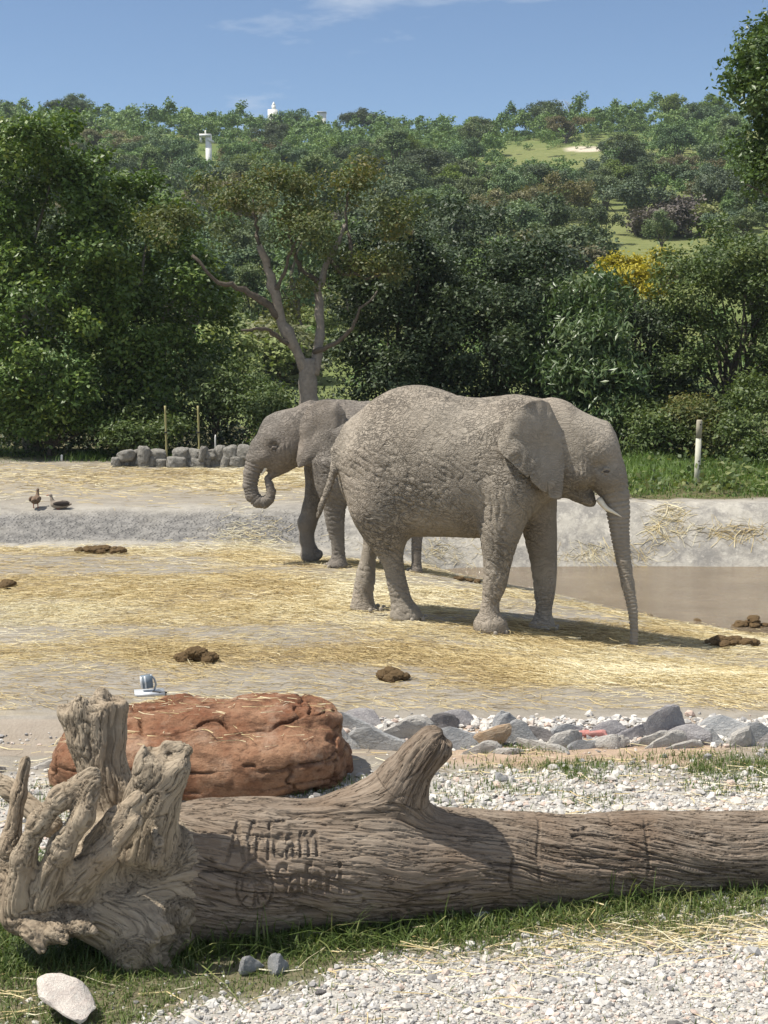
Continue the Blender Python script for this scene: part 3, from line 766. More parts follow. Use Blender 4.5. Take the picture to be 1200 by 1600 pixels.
front_tree('dense_tree', 'dense dark green tree crowding against the open forked tree', 'darkleaf',
           [(610, 430, 90, 90, 36.5, 1.7), (660, 500, 110, 120, 36.0, 1.8), (700, 400, 90, 70, 36.8, 1.6), (600, 560, 80, 80, 35.8, 1.3), (640, 610, 110, 60, 35.5, 1.3), (570, 480, 50, 60, 36.6, 1.1)],
           103, 1200, 34, 0.115, 0.18, (640, 36.5), 0.16, lump=0.35, shell=0.5)
front_tree('dense_tree', 'dense blackish green tree over the large elephant\'s back', 'darkleaf',
           [(780, 430, 110, 80, 37.0, 1.8), (760, 530, 120, 110, 36.3, 1.9), (830, 500, 80, 90, 36.8, 1.6), (740, 610, 120, 60, 35.6, 1.4), (850, 420, 60, 45, 37.2, 1.3)],
           104, 1250, 34, 0.115, 0.18, (770, 36.8), 0.16, lump=0.35, shell=0.5)
front_tree('long_leaved_tree', 'tree with long pale drooping leaves above the large elephant\'s head', 'longleaf',
           [(900, 540, 85, 80, 35.2, 1.6), (930, 620, 75, 80, 34.6, 1.4), (850, 600, 60, 50, 34.8, 1.2), (930, 480, 60, 45, 35.6, 1.2), (960, 680, 45, 50, 34.2, 0.9)],
           105, 760, 26, 0.19, 0.22, (915, 35.4), 0.12, asp=0.28, lump=0.35, shell=0.45, droop=0.5)
front_tree('broadleaf_tree', 'mid green tree with tangled bare twigs behind the pale post', 'midleaf',
           [(1120, 430, 90, 65, 36.0, 1.6), (1160, 500, 110, 90, 35.8, 1.8), (1070, 500, 70, 60, 36.2, 1.3), (1210, 420, 80, 80, 36.4, 1.6), (1060, 570, 60, 60, 35.8, 1.2), (1200, 590, 70, 60, 35.3, 1.2)],
           106, 950, 30, 0.115, 0.2, (1140, 36.2), 0.15, lump=0.4, shell=0.4, limbn=18)
front_tree('yellow_tree', 'small tree covered in bright yellow blossom', 'yellow',
           [(985, 424, 44, 28, 38.5, 0.9), (1022, 420, 30, 24, 38.5, 0.7), (1000, 455, 32, 28, 38.3, 0.7)],
           107, 230, 30, 0.11, 0.12, (1000, 38.6), 0.08, lump=0.3, rb=0.25)
front_tree('dense_tree', 'dark bushy tree filling the gap beneath the yellow tree', 'darkleaf',
           [(1000, 530, 70, 55, 37.0, 1.0), (1020, 600, 70, 70, 36.6, 1.2), (1000, 660, 60, 50, 35.5, 1.0), (1060, 650, 60, 60, 36.2, 1.1)],
           108, 620, 30, 0.11, 0.18, (1015, 37), 0.1, lump=0.35)
# low shrubs in front of and between the trees
SH = [('pale leafy shrub behind the two bamboo posts', 'shrub', [(330, 640, 60, 50, 34.6, .8), (300, 600, 40, 40, 35.2, .7), (370, 610, 45, 50, 35.0, .8)], (335, 34.8), 340, 201),
      ('weedy shrub beside the open tree\'s trunk', 'shrub', [(410, 650, 50, 45, 34.4, .7), (440, 680, 40, 35, 34.0, .6)], (420, 34.4), 240, 202),
      ('low dark shrub at the foot of the glossy tree', 'ficus', [(90, 670, 80, 30, 33.6, .8), (20, 655, 60, 40, 33.8, .8), (160, 680, 50, 25, 33.4, .6)], (80, 33.9), 300, 203),
      ('rounded green shrub at the end of the stone wall', 'midleaf', [(205, 690, 55, 25, 33.0, .7), (240, 670, 45, 35, 33.4, .7)], (215, 33.3), 240, 204),
      ('large leafy shrub at the grass edge past the pale post', 'midleaf', [(1165, 670, 50, 50, 31.5, .8), (1200, 640, 55, 60, 32.0, .9), (1190, 720, 40, 30, 30.5, .6)], (1180, 31.6), 380, 205),
      ('brownish green shrub directly behind the pale post', 'olive', [(1110, 690, 50, 40, 32.6, .8), (1080, 660, 45, 45, 33.2, .8)], (1100, 32.8), 300, 206),
      ('small bright shrub between the elephant\'s trunk and the pale post', 'midleaf', [(1030, 690, 45, 35, 32.8, .7), (1000, 670, 35, 45, 33.4, .7)], (1020, 33.0), 280, 207),
      ('shaded shrub behind the large elephant\'s back', 'darkleaf', [(700, 680, 90, 60, 33.8, .9), (800, 690, 90, 60, 33.6, .9), (600, 690, 70, 50, 33.8, .8)], (700, 34), 420, 208)]
for lab, mt, bl, base, ncl, sd_ in SH:
    front_tree('shrub', lab, mt, bl, sd_, ncl, 26, 0.10, 0.16, base, 0.05, cat='shrub', limbn=9, lump=0.4, shell=0.35, low=-0.2, rb=0.3)

# tree reaching into the top right corner
rng = np.random.default_rng(77)
nb0 = P(1330, 745, 26.0); nb0[2] = float(ground_z(nb0[0], 26.0)) - 0.05
t = thing('near_tree', 'sunlit tree overhanging the grassy pond bank', 'tree', nb0)
bl = [(P(a, b, 26 + dd), (rx / 88, dm, ry / 88)) for a, b, rx, ry, dd, dm in
      [(1205, 70, 62, 70, 0, 1.0), (1185, 160, 40, 50, -.3, .7), (1215, 250, 48, 60, 0, .8), (1300, 160, 110, 150, .5, 1.8), (1330, 40, 120, 90, .4, 1.8), (1195, 115, 50, 45, -.4, .7), (1205, 310, 34, 40, -.2, .6), (1225, 210, 50, 50, -.2, .8)]]
V, F, T, c = crown(bl, 1100, 30, 0.105, 0.14, rng, asp=0.5, lump=0.3, shell=0.45, rb=0.35)
mk('crown', V, F, M['nearleaf'], t, smooth_=False, attrs={'tint': T})
V, F = limbs(nb0, c[rng.choice(len(c), 16)], 0.17, rng, fork=P(1335, 330, 26.2)); mk('trunk', V, F, M['bark'], t)

# ---- the hill: tree kinds, each with crown and trunk, shared meshes
def hill_proto(mat, seed, shape, ncl=260, per=24, L=0.23):
    rng = np.random.default_rng(seed); bl = []
    if shape == 'round':
        for k in range(6):
            a = rng.uniform(0, 6.28); r = rng.uniform(0.6, 1.9)
            bl.append(((r * math.cos(a), r * math.sin(a), rng.uniform(3.0, 4.6)), (rng.uniform(1.3, 2.0), rng.uniform(1.3, 2.0), rng.uniform(1.1, 1.6))))
    elif shape == 'broad':
        for k in range(8):
            a = rng.uniform(0, 6.28); r = rng.uniform(0.8, 3.0)
            bl.append(((r * math.cos(a), r * math.sin(a), rng.uniform(2.2, 3.6)), (rng.uniform(1.2, 2.0), rng.uniform(1.2, 2.0), rng.uniform(0.8, 1.3))))
    elif shape == 'tall':
        for k in range(7):
            a = rng.uniform(0, 6.28); r = rng.uniform(0.2, 1.1)
            bl.append(((r * math.cos(a), r * math.sin(a), rng.uniform(2.6, 6.4)), (rng.uniform(1.0, 1.5), rng.uniform(1.0, 1.5), rng.uniform(1.0, 1.5))))
    else:
        for k in range(5):
            a = rng.uniform(0, 6.28); r = rng.uniform(0.3, 1.8)
            bl.append(((r * math.cos(a), r * math.sin(a), rng.uniform(0.7, 1.6)), (rng.uniform(0.9, 1.5), rng.uniform(0.9, 1.5), rng.uniform(0.8, 1.2))))
    V, F, T, c = crown(bl, ncl, per, L, 0.24, rng, asp=0.75, lump=0.3, shell=0.6, flat=0.7, rb=0.75, kcl=9)
    Vt, Ft = limbs((0, 0, -0.6), c[rng.choice(len(c), 7)], 0.22, rng, 5)
    return (V, F, T, Vt, Ft)
KIN = [('dark_oak_tree', 'h_dark', 'round', 'dark green round-crowned tree on the wooded hillside', 'dark round trees on the hillside', .25),
       ('green_oak_tree', 'h_mid', 'round', 'mid green round-crowned tree on the wooded hillside', 'mid green round trees on the hillside', .21),
       ('spreading_tree', 'h_dark', 'broad', 'dark green low wide-spreading tree on the wooded hillside', 'wide-spreading trees on the hillside', .13),
       ('tall_tree', 'h_mid', 'tall', 'tall narrow green tree on the wooded hillside', 'tall trees on the hillside', .08),
       ('pale_bush_tree', 'h_pale', 'bush', 'pale yellow-green bushy tree on the wooded hillside', 'pale bushy trees on the hillside', .15),
       ('olive_bush_tree', 'h_olive', 'broad', 'olive brown spreading tree on the wooded hillside', 'olive brown trees on the hillside', .09),
       ('grey_twig_tree', 'h_grey', 'bush', 'greyish mauve half-bare bushy tree on the wooded hillside', 'greyish half-bare trees on the hillside', .03),
       ('bright_tree', 'h_lime', 'round', 'bright lime green tree on the wooded hillside', 'bright green trees on the hillside', .06)]
PRO = {}
for k, kd in enumerate(KIN):
    for v in range(2):
        V, F, T, Vt, Ft = hill_proto(kd[1], 900 + k * 10 + v, kd[2])
        PRO[k, v] = (mesh('hill_crown', V, F, M[kd[1]], False, {'tint': T}), mesh('hill_trunk', Vt, Ft, M['bark']), hill_proto(kd[1], 900 + k * 10 + v, kd[2], 150, 7, 0.46)[:3])
rng = np.random.default_rng(4242)
def open_ground(px, py, top):
    """meadows and lawns stay open; top = pixel of the tree's top"""
    a = (np.hypot((px - 1000) / 105, (py - 385) / 55) < 1)
    a2 = 870 < px < 1125 and py > 350 and top < 412 and py < 540
    b = 775 < px < 950 and py > 236 and top < 252
    c = 1150 < px < 1230 and py > 205 and top < 232
    d = 300 < px < 350 and py > 262 and top < 268
    e = (298 < px < 346 and py > 226 and top < 240) or (400 < px < 455 and top < 176) or (486 < px < 520 and top < 179)
    return a or a2 or b or c or d or e
cand = []; NC = 5200
CY = np.sqrt(rng.uniform(62 ** 2, 326 ** 2, NC)); CX = rng.uniform(-1, 1, NC) * (0.285 * CY + 5)
CK = rng.choice(len(KIN), NC, p=np.array([q[5] for q in KIN])); CS = rng.uniform(0.6, 1.15, NC); CZ = hill_z(CX, CY); CN = noise2(CX, CY, 0.03, 2, 61)
ca = np.empty((0, 3))
for x, y, k, s, z, nz_ in zip(CX, CY, CK, CS, CZ, CN):
    if nz_ < 0.40: continue
    s *= 0.9 if KIN[k][2] == 'bush' else 1.0
    if y > 300: s = min(s, 1.0) * (1.55 if rng.random() < .24 else 1.0)
    h = {'round': 5.6, 'broad': 4.4, 'tall': 7.6, 'bush': 2.5}[KIN[k][2]] * s
    px, py = proj(x, y, z); top = proj(x, y, z + h)[1]
    if open_ground(px, py, top): continue
    if len(ca) and (((ca[:, :2] - (x, y)) ** 2).sum(1) < (1.75 * (s + ca[:, 2])) ** 2).any(): continue
    cand.append((x, y, float(z), int(k), s)); ca = np.concatenate([ca, [[x, y, s]]])
    if len(cand) > 820: break
EXP = [(995, 362, 150, 0, 1.1), (938, 377, 140, 0, .72), (1035, 402, 132, 1, .62), (1160, 300, 170, 7, 1.0), (970, 290, 190, 7, .9), (1055, 345, 150, 6, 1.5), (1020, 340, 148, 6, 1.2),
       (565, 195, 318, 0, 1.4), (800, 190, 318, 3, 1.0), (752, 192, 320, 2, 0.8), (1095, 350, 150, 4, 1.2), (775, 236, 270, 6, 1.0), (860, 240, 262, 5, .9),
       (715, 330, 110, 1, 1.0), (760, 380, 100, 1, .9), (690, 330, 110, 4, 1.3), (620, 330, 105, 4, 1.2), (830, 370, 100, 5, 1.1), (870, 400, 95, 4, .9), (400, 440, 70, 4, 1.0), (430, 470, 66, 4, 1.1), (380, 480, 62, 4, 1.0), (640, 360, 90, 1, .9),
       (965, 420, 90, 4, .55), (920, 415, 98, 6, .7), (905, 385, 110, 1, .9)]
for px, py, y, k, s in EXP:
    x = P(px, py, y)[0]; cand.append((x, y, float(hill_z(x, y)), k, s))
cand.sort(key=lambda c: -c[4] / c[1])
byk = {}
rest = []
for x, y, z, k, s in cand:
    if byk.get('n', 0) >= 360: rest.append((x, y, z, k, s)); continue
    byk['n'] = byk.get('n', 0) + 1
    kd = KIN[k]; v = int(rng.integers(2)); mc, mt_, _ = PRO[k, v]
    t = bpy.data.objects.new(kd[0], None); C.objects.link(t)
    t.location = (x, y, z - 0.1); t.rotation_euler = (0, 0, rng.uniform(0, 6.28)); t.scale = (s * rng.uniform(.9, 1.15), s * rng.uniform(.9, 1.15), s)
    zone = 'along the skyline ridge' if y > 285 else 'high on the wooded hillside' if y > 200 else 'midway up the wooded hillside' if y > 125 else 'low on the slope behind the enclosure trees'
    setp(t, kd[3].replace('on the wooded hillside', zone), 'tree', kd[4].replace('on the hillside', zone))
    addobj('crown', mc, (0, 0, 0), parent=t); addobj('trunk', mt_, (0, 0, 0), parent=t)
# farther trees and scrub, not to be counted
Vs, Fs, Ts, nn = [], [], [], 0
def put(Vp, Fp, Tp, x, y, z, s, sub):
    global nn
    q = rng.random(len(Fp)) < sub
    a = rng.uniform(0, 6.28); ca, sa = math.cos(a), math.sin(a)
    Vv = Vp.reshape(-1, 4, 3)[q].reshape(-1, 3) * s
    Vv = np.stack([Vv[:, 0] * ca - Vv[:, 1] * sa + x, Vv[:, 0] * sa + Vv[:, 1] * ca + y, Vv[:, 2] + z], 1)
    Vs.append(Vv); Ts.append(np.clip(Tp.reshape(-1, 4)[q].ravel() * 0.7 + rng.uniform(0, .4), 0, 1)); nn += len(Vv)
for x, y, z, k, s in rest: put(*PRO[k if k < 4 else 1, 0][2], x, y, z, s, 0.55)
BY = np.sqrt(rng.uniform(60 ** 2, 326 ** 2, 1500)); BX = rng.uniform(-1, 1, 1500) * (0.285 * BY + 5)
for x, y, z in zip(BX, BY, hill_z(BX, BY)):
    px, py = proj(x, y, z)
    s = rng.uniform(0.3, 0.75)
    if open_ground(px, py, py - 2.6 * s * ppm(y)):
        if rng.random() > 0.12: continue
        s *= 0.45
    put(*PRO[4, int(rng.integers(2))][2], x, y, z - 0.2, s, 0.15)
for _ in range(330):
    y = rng.uniform(296, 336); x = rng.uniform(-1, 1) * (0.285 * y + 5); z = float(hill_z(x, y)); px, py = proj(x, y, z)
    if open_ground(px, py, 300 if py > 200 else 150): continue
    put(*PRO[(1, 4, 0)[int(rng.integers(3))], int(rng.integers(2))][2], x, y, z - 2.2 * (rng.random() < .66), rng.uniform(.55, .9), 0.6)
V = np.concatenate(Vs)
setp(mk('woodland', V, np.arange(len(V)).reshape(-1, 4), M['h_mid'], origin=(0, 200, 20), smooth_=False, attrs={'tint': np.concatenate(Ts)}),
     'continuous scrub and far trees covering the hillside', 'woodland', kind='stuff')
# bare tree on the skyline
bx = P(893, 190, 318); bz = float(hill_z(bx[0], 318)); b0 = np.array([bx[0], 318, bz])
rngb = np.random.default_rng(5)
V, F = limbs(b0, b0 + np.stack([rngb.normal(0, 1.6, 34), rngb.normal(0, 1.2, 34), rngb.uniform(3.5, 7.2, 34)], 1), 0.2, rngb, 6)
t = thing('bare_tree', 'leafless pale tree standing on the skyline', 'tree', b0); mk('trunk', V, F, M['barkpale'], t)
# ------------------------------------------------------------------ elephants
def foot_floor(px, Y):
    x = P(px, 960, Y)[0]; return float(ground_z(x, Y)) - 0.012
def near_surface(V, x, z, side=-1, r=0.05):
    d = np.hypot(V[:, 0] - x, V[:, 2] - z); m = d < r
    if not m.any(): m = d < d.min() + 0.03
    q = V[m]; return q[np.argmin(q[:, 1] * -side)]
def ear_mesh(outline, attach, Yf, seed, far=False, th=0.022, bulge=0.05):
    """outline pixels round the ear flap; Yf(px, py) = depth; star shaped about attach"""
    rng = np.random.default_rng(seed)
    pts = np.array(outline, float); n = 220
    cl = np.concatenate([pts, pts[:1]]); L = np.concatenate([[0], np.cumsum(np.linalg.norm(np.diff(cl, axis=0), axis=1))])
    q = np.linspace(0, L[-1], n, endpoint=False)
    o = np.stack([np.interp(q, L, cl[:, k]) for k in (0, 1)], 1)
    for _ in range(1): o = 0.5 * o + 0.25 * (np.roll(o, 1, 0) + np.roll(o, -1, 0))
    c = np.array(attach, float); R = 30
    sides = []
    for s in (-1, 1):
        rows = []
        for k in range(1, R + 1):
            f = (k / R) ** 0.8
            pp = c + (o - c) * f
            Y = np.array([Yf(a, b) for a, b in pp])
            Y = Y - bulge * np.sin(math.pi * min(1, f)) * 0.6
            rip = 0.03 * f * (noise(np.stack([pp[:, 0] / 28, pp[:, 1] / 40, np.full(n, seed * 1.0)], 1), 1.0, seed) - 0.5) * 2
            rip += 0.012 * f * (noise(np.stack([pp[:, 0] / 9, pp[:, 1] / 16, np.full(n, seed * 1.0)], 1), 1.0, seed + 3) - 0.5) * 2
            Y = Y + rip + s * th * (1 - f ** 5 * 0.8)
            rows.append(np.array([P(a, b, y) for (a, b), y in zip(pp, Y)]))
        V = np.concatenate([[P(c[0], c[1], Yf(*c) + s * th)], *rows])
        i = np.arange(n); j = (i + 1) % n
        F4 = np.concatenate([np.stack([1 + k * n + i, 1 + k * n + j, 1 + (k + 1) * n + j, 1 + (k + 1) * n + i], 1) for k in range(R - 1)])
        F3 = np.stack([np.zeros(n, int), 1 + j, 1 + i], 1)
        if s > 0: F4 = F4[:, ::-1]; F3 = F3[:, ::-1]
        sides.append((V, F4, F3))
    V0, A4, A3 = sides[0]; V1, B4, B3 = sides[1]; m = len(V0); e0 = 1 + (R - 1) * n
    i = np.arange(n); j = (i + 1) % n
    rim = np.stack([e0 + i, m + e0 + i, m + e0 + j, e0 + j], 1)[:, ::-1]
    return np.concatenate([V0, V1]), [np.concatenate([A4, B4 + m, rim]), np.concatenate([A3, B3 + m])]
def mirror_y(V, y0): W = V.copy(); W[:, 1] = 2 * y0 - W[:, 1]; return W

def elephant(name, label, mat, spec):
    S = spec
    t = thing(name, label, 'elephant', S['origin'])
    trunk, tail = PR(S['trunk']), PR(S['tail']) if S.get('tail') else None
    legs = [(L[0], L[1], L[2], foot_floor(*L[3]) if L[3] else None) for L in S['legs']]
    def f(p):
        b = gen_x(p, S['torso'], 2.15)
        for rows, Y, k, fl in legs: b = smin(b, gen_z(p, rows, Y, 0.95, fl), k)
        for ch, k in S['chains']: b = smin(b, chain(p, PR(ch), 0.05), k)
        hd = gen_x(p, S['head'], 2.2)
        for c, r in S['bumps']: hd = smin(hd, ellip(p, P(*c), r), 0.09)
        hd = smin(hd, chain(p, PR(S['jaw']), 0.05), 0.05)
        b = smin(b, hd, 0.12)
        b = smin(b, chain(p, trunk, 0.014), 0.05)
        if tail: b = smin(b, chain(p, tail, 0.03), 0.06)
        for c, r in S['cuts']: b = smax(b, -ellip(p, P(*c), r), 0.035)
        return b
    V, F, N = sdf_mesh(f, S['lo'], S['hi'], 0.026, 1)
    # folds: trunk rings, ankle folds, large skin folds
    tp = [q[0] for q in trunk]; tr = [q[1] for q in trunk]
    best = np.full(len(V), 9.0); s_ = np.zeros(len(V)); acc = 0.0
    for a, b, ra, rb in zip(tp[:-1], tp[1:], tr[:-1], tr[1:]):
        d = b - a; L = np.linalg.norm(d); tt = np.clip(((V - a) @ d) / L ** 2, 0, 1)
        di = np.linalg.norm(V - a - tt[:, None] * d, axis=1) - (ra + (rb - ra) * tt)
        m = di < best; best[m] = di[m]; s_[m] = acc + tt[m] * L; acc += L
    wt = smooth(0.05, 0.012, best) * smooth(0.05, 0.35, s_)
    ring = np.sin((s_ + 0.02 * (noise(V, 9, 3) - .5)) * 2 * math.pi / (0.05 - 0.012 * smooth(0.3, 1.4, s_)))
    dsp = -0.013 * wt * smooth(0.1, 1.0, -ring) 
    # ankles
    for rows, Y, k, fl in legs:
        if fl is None: continue
        cx = P((rows[-1][1] + rows[-1][2]) / 2, rows[-1][0], Y)[0]
        w = smooth(0.42, 0.25, np.hypot(V[:, 0] - cx, V[:, 1] - Y)) * smooth(fl + 0.12, fl + 0.2, V[:, 2]) * smooth(fl + 0.62, fl + 0.36, V[:, 2])
        dsp += -0.006 * w * smooth(0.1, 0.9, np.sin((V[:, 2] + 0.09 * (noise(V, 7, 8) - .5)) * 2 * math.pi / 0.05)) * smooth(.3, .6, noise(V, 5, 18))
    body = 1 - wt
    Q = V + 0.10 * np.stack([noise(V, 3, s) for s in (1, 2, 3)], 1)
    a1, a2 = (Q[:, 0] * 0.75 - Q[:, 2] * 0.66), (Q[:, 0] * 0.66 + Q[:, 2] * 0.75)
    rd = np.abs(fbm(np.stack([a1 * 1.0, Q[:, 1], a2 * 3.0], 1), 5.0, 2, 5) - 0.5)
    hx0 = P(*S['eye'], S['heady'])[0]; onhead = smooth(0.75, 0.35, np.abs(V[:, 0] - hx0))
    dsp += -body * (1 - 0.8 * onhead) * 0.010 * smooth(0.06, 0.0, rd) + body * 0.02 * (fbm(V, 3.0, 2, 14) - 0.5)
    for cx, cz, ax_, az_, wx, wz, per, amp in S['folds']:
        c = P(cx, cz, S['origin'][1]); u = (V[:, 0] - c[0]) * ax_ + (V[:, 2] - c[2]) * az_
        w = np.exp(-((V[:, 0] - c[0]) / wx) ** 2 - ((V[:, 2] - c[2]) / wz) ** 2)
        dsp += -amp * w * smooth(0.2, 1.0, np.sin(2 * math.pi * (u + 0.10 * (noise(V, 5, 4) - .5) + 0.03 * (noise(V, 16, 6) - .5)) / per))
    V = V + N * dsp[:, None]
    wr = np.clip(1.0 - 0.75 * wt, 0, 1)
    wr = wr * (0.5 + 0.5 * smooth(0.5, 1.0, V[:, 2]))
    hx0 = P(*S['eye'], S['heady'])[0]; wr = wr * (0.8 + 0.2 * smooth(0.35, 0.75, np.abs(V[:, 0] - hx0)))
    parts = [(V, F)]; wrs = [wr]
    for k, (ol, at, Yf) in enumerate(S['ears']):
        Ve, Fe = ear_mesh(ol, at, Yf, 5 + k)
        parts.append((Ve, Fe)); wrs.append(np.full(len(Ve), 0.6))
        Vm = mirror_y(Ve, S['heady']); parts.append((Vm, [g[:, ::-1] for g in Fe])); wrs.append(np.full(len(Ve), 0.28))
    Va, Fa = join(parts)
    mk('body', Va, Fa, M[mat], t, attrs={'wrinkle': np.concatenate(wrs)})
    # eyes with lids
    for side in (-1, 1):
        e = P(S['eye'][0], S['eye'][1], S['heady'])
        s = near_surface(V, e[0], e[2], side, 0.035)
        def fe(p, s=s, side=side):
            return ellip(p, (s[0], s[1] - side * 0.006, s[2]), (0.036, 0.026, 0.024))
        q = np.array(s); v, ff, nn_ = sdf_mesh(fe, q - 0.06, q + 0.06, 0.008, 1)
        ey = mk('eye', v, ff, M['eye'], t)
        def fl(p, s=s, side=side):
            y0 = s[1] + side * 0.004
            up = chain(p, [(np.array([s[0] - .05, y0 - side * .012, s[2] - .004]), .009), (np.array([s[0] - .02, y0, s[2] + .022]), .013), (np.array([s[0] + .02, y0, s[2] + .022]), .013), (np.array([s[0] + .05, y0 - side * .012, s[2] - .006]), .009)], .02)
            dn = chain(p, [(np.array([s[0] - .048, y0 - side * .012, s[2] - .008]), .007), (np.array([s[0], y0 - side * .002, s[2] - .026]), .011), (np.array([s[0] + .048, y0 - side * .012, s[2] - .008]), .007)], .02)
            return np.minimum(up, dn)
        v, ff, nn_ = sdf_mesh(fl, q - 0.09, q + 0.09, 0.007, 1)
        mk('eyelid', v, ff, M[mat], ey, attrs={'wrinkle': np.full(len(v), .6)})
    for side in (-1, 1):
        pts = curve_pts(np.array([P(a, b, S['heady'] + side * c) for a, b, c in S['tusk'][0]]), 12)
        V2, F2 = tube(pts, np.linspace(*S['tusk'][1], 12) * np.sqrt(np.clip(1.02 - np.linspace(0, 1, 12) ** 4, 0, 1)), 12); mk('tusk', V2, F2, M['ivory'], t)
    # toenails
    for fx, fY, z0, rx, hd in S['nails']:
        c = P(fx, 960, fY); z0 = foot_floor(z0, fY)
        for a in (-65, -22, 22, 62):
            an = math.radians(a) + (math.pi if hd < 0 else 0) - math.radians(12)
            q = np.array([c[0] + math.cos(an) * rx, fY - abs(math.sin(an)) * rx * 0.95 * (1 if math.sin(an) < 0 else -1), z0 + 0.035])
            fn = lambda p: ellip(p, q, (0.026, 0.022, 0.032))
            v, ff, _n = sdf_mesh(fn, q - 0.05, q + 0.05, 0.012, 1); mk('toenail', v, ff, M['nail'], t)
    return t, V

def lin(x0, y0, x1, y1):
    return lambda x: y0 + (y1 - y0) * np.clip((x - x0) / (x1 - x0), 0, 1)
yb = lin(540, 15.78, 880, 15.22)
E1 = dict(origin=(P(690, 975, 15.5)[0], 15.5, 0.0), lo=(-0.95, 14.2, -0.35), hi=(2.95, 16.7, 2.72), heady=15.18,
  torso=[(526, 690, 742, .10, 0), (533, 671, 768, .26, 0), (545, 655, 795, .38, 0), (560, 643, 812, .46, 0), (580, 626, 826, .52, 0), (605, 611, 834, .56, 0), (630, 603.5, 837, .59, 0),
         (655, 601.5, 838, .62, 0), (685, 607, 839, .64, 0), (715, 617, 840, .64, 0), (745, 621, 840, .62, 0), (775, 619, 838, .57, 0), (805, 616, 828, .50, 0), (830, 619, 808, .42, 0), (850, 623, 788, .35, 0), (872, 630, 772, .29, 0), (892, 642, 755, .2, 0)],
  head=[(858, 630, 760, .22, 15.22), (880, 629, 772, .29, 15.2), (900, 637, 764, .31, 15.19), (920, 647, 758, .30, 15.18), (938, 655, 772, .27, 15.17), (954, 663, 785, .23, 15.16), (963, 683, 785, .19, 15.15), (970, 712, 792, .14, 15.15), (977, 745, 798, .09, 15.15)],
  bumps=[((935, 700, 15.17), (.16, .29, .17)), ((950, 745, 15.15), (.14, .24, .15)), ((905, 740, 15.18), (.15, .30, .15))],
  jaw=[(884, 750, 22, 15.18), (903, 768, 15, 15.18), (917, 778, 11, 15.17), (924, 785, 8.5, 15.17)],
  trunk=[(950, 735, 27, 15.15), (962, 775, 22, 15.12), (966, 800, 19, 15.1), (969, 838, 15, 15.08), (974.5, 877, 12.5, 15.06), (981.5, 915, 11, 15.05), (989, 954, 8.6, 15.03), (991, 985, 7.4, 15.02), (990, 1006, 7.2, 15.0), (988, 1013, 5.5, 15.0)],
  tail=[(534, 690, 11, 15.72), (524, 705, 8, 15.62), (522, 734, 6.8, 15.55), (512, 767, 5.8, 15.55), (501, 792, 4.6, 15.55), (496, 808, 3.6, 15.55)],
  legs=[([(740, 760, 838), (790, 754, 830), (815, 751, 822), (838, 749, 815), (877, 752.5, 803), (921, 751, 792), (945, 749, 783), (957, 746, 784), (970, 738, 793), (981, 737, 796)], 14.98, 0.09, (765, 14.98)),
        ([(760, 812, 872), (827, 814, 872), (877, 826, 872), (932, 832.5, 869), (957, 834, 864), (970, 829, 867), (980, 822, 871), (991, 823, 873)], 15.5, 0.08, (848, 15.5)),
        ([(760, 548, 660), (800, 549, 650), (820, 555, 646), (844, 568, 637), (863, 582, 633), (888, 596, 634), (921, 604, 641), (938, 608, 647), (950, 608, 656), (966, 606, 667)], 15.47, 0.08, (635, 15.47)),
        ([(780, 552, 620), (820, 560, 610), (844, 566, 601), (866, 562, 592), (910, 551, 588), (935, 547, 586), (948, 544, 592), (960, 543, 602)], 16.08, 0.07, (572, 16.08))],
  chains=[([(800, 690, 58, 15.12), (797, 765, 40, 15.0), (785, 820, 22, 14.98)], 0.16), ([(585, 720, 50, 15.5), (594, 785, 42, 15.45), (605, 830, 20, 15.47)], 0.16)],
  cuts=[((937, 800, 15.17), (.035, .4, .07)), ((937, 731, 14.885), (.075, .05, .052)), ((928, 768, 14.90), (.026, .13, .13))],
  folds=[(650, 790, .75, -.66, .35, .25, .085, .006), (760, 800, 1, .25, .22, .3, .085, .014), (900, 735, 1, .12, .11, .28, .042, .010), (918, 700, .8, -.6, .12, .14, .05, .006), (600, 860, .2, 1, .16, .14, .06, .010), (560, 730, .5, .85, .2, .3, .08, .010), (790, 845, .3, 1, .16, .12, .05, .010), (615, 862, .2, 1, .12, .07, .05, .010), (848, 930, .1, 1, .12, .2, .045, .006), (968, 740, .15, 1, .11, .26, .045, .009)],
  eye=(937, 731), tusk=([(936, 780, .13), (946, 793, .175), (958, 800, .20), (972, 808, .215)], (.036, .008)),
  nails=[(766, 14.98, 765, .185, 1), (847, 15.5, 848, .17, 1), (637, 15.47, 635, .195, 1), (573, 16.08, 572, .19, 1)],
  ears=[([(858, 629), (845, 624), (828, 627), (810, 637), (795, 649), (784, 671), (777, 693), (780, 705), (787, 713), (800, 724), (812, 736), (822, 745), (826, 746), (827, 741), (830, 752), (845, 766), (853, 771), (856, 766), (858, 777), (868, 781), (877, 780), (880, 760), (882, 735), (883, 701), (880, 674), (870, 655)], (852, 700),
         lambda a, b: 14.94 - 0.26 * smooth(885, 800, a) + 0.05 * smooth(800, 775, a) - 0.08 * smooth(690, 780, b))])
for i, r in enumerate(E1['torso']): E1['torso'][i] = (*r[:4], float(yb(r[0])))
elephant('elephant', 'large grey elephant facing the pond with its trunk hanging to the ground', 'skin', E1)

